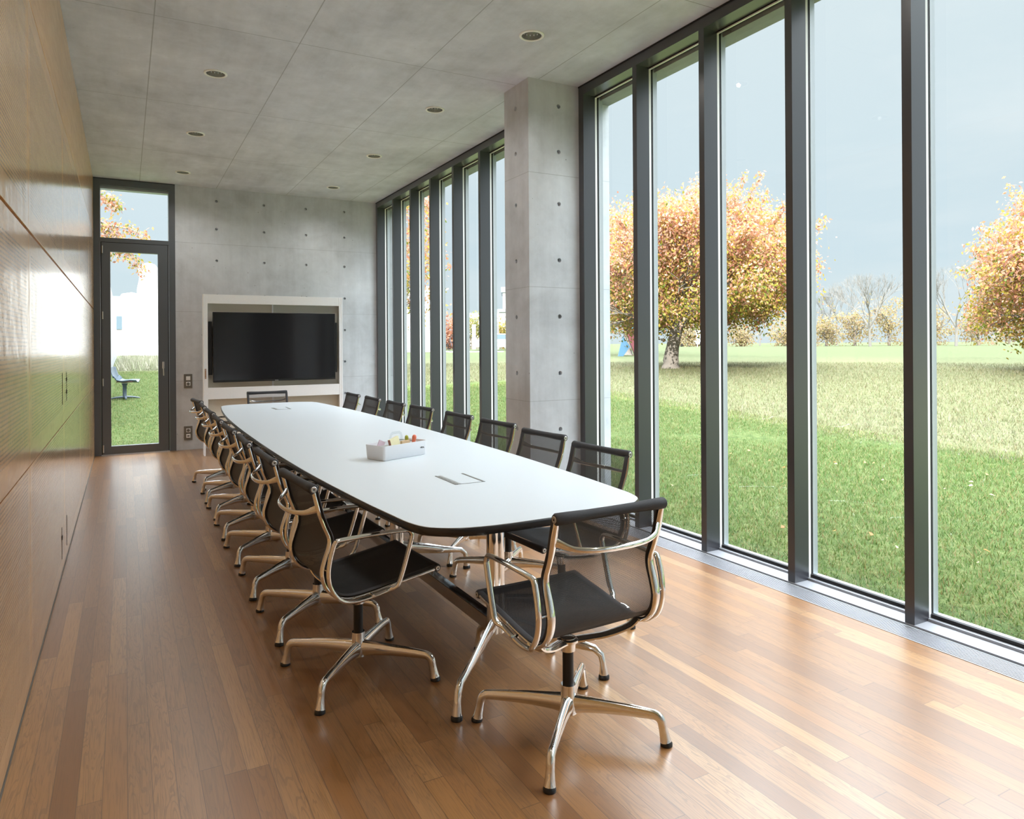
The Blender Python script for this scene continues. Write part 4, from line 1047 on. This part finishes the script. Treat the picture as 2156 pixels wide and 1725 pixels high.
# a few fallen leaves on the lawn
lp = np.stack([rng.uniform(3.7, 8, 46), rng.uniform(1.2, 6.5, 46), np.zeros(46)], 1)
m_leaf = M['leafm']
for k in range(46):
    x, y = lp[k, 0], lp[k, 1]; s = random.uniform(.03, .06); an = random.uniform(0, 6.28)
    d = np.array([math.cos(an), math.sin(an), .15]); w = np.array([-math.sin(an), math.cos(an), .25]); b0 = np.array([x, y, gz(x, y)+.035])
    V = np.array([b0, b0+d*s*.5+w*s*.3+[0, 0, .01], b0+d*s, b0+d*s*.5-w*s*.3])
    o = tinted('fallen_leaf', V, np.array([[0, 1, 2, 3]]), np.array([[(.45, .20, .08), (.50, .32, .12), (.60, .50, .30)][k % 3]]), M['leafm'])
    tag(o, 'small dry brown leaf fallen on the mown lawn', 'leaf', 'fallen leaves on the lawn')

# ------------------------------------------------------------------ light
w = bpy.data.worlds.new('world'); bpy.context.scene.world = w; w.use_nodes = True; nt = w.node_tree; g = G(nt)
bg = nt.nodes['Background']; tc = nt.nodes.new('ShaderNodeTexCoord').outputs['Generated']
x, y, z = g.sep(tc)
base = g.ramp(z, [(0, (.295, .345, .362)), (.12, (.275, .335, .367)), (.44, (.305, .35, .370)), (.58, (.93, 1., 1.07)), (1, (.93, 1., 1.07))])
cl = g.noise(g.comb(x, y, g.m('MULTIPLY', z, 3.5)), 2.2, 5, .55, .4)
cloud = g.mix(g.m('MULTIPLY', g.m('LESS_THAN', z, .5), g.m('MULTIPLY', g.m('MAXIMUM', g.m('SUBTRACT', cl, .45), 0.), 2.2)), base, (.37, .395, .405))
zen = g.m('ADD', 1, g.m('ADD', g.m('MULTIPLY', g.m('MINIMUM', g.m('MAXIMUM', g.m('SUBTRACT', z, .44), 0.), .14), 27.), g.m('MULTIPLY', g.m('MAXIMUM', g.m('SUBTRACT', z, .58), 0.), 6.)))  # extra sky brightness added above the view, to light the room
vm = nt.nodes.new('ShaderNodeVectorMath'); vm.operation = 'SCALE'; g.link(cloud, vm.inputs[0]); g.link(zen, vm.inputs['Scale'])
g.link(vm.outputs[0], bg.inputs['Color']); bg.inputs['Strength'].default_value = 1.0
S = bpy.data.lights.new('sun', 'SUN'); S.energy = 5.5; S.angle = R(.6); S.color = (1, .96, .88)
so = bpy.data.objects.new('sun', S); col.objects.link(so)
d = Vector((.72, .70, -.50)).normalized(); so.rotation_euler = d.to_track_quat('-Z', 'Y').to_euler(); so.location = (-10, -10, 12)

# ------------------------------------------------------------------ camera
cam = bpy.data.cameras.new('camera'); co = bpy.data.objects.new('camera', cam); col.objects.link(co)
cam.sensor_width = 36; cam.sensor_fit = 'HORIZONTAL'; cam.lens = 1494.53/2156*36
cam.shift_y = -(862.5-725.35)/2156; cam.clip_start = .05; cam.clip_end = 1000
co.matrix_world = Matrix.Translation((0, 0, 1.36)) @ Matrix.Rotation(R(-28.6007), 4, 'Z') @ Matrix.Rotation(R(90), 4, 'X') @ Matrix.Rotation(R(-.3597), 4, 'Z')
sc = bpy.context.scene; sc.camera = co
sc.view_settings.view_transform = 'Standard'; sc.view_settings.look = 'None'; sc.view_settings.gamma = 1; sc.view_settings.use_curve_mapping = False
sc.view_settings.exposure = 1.31
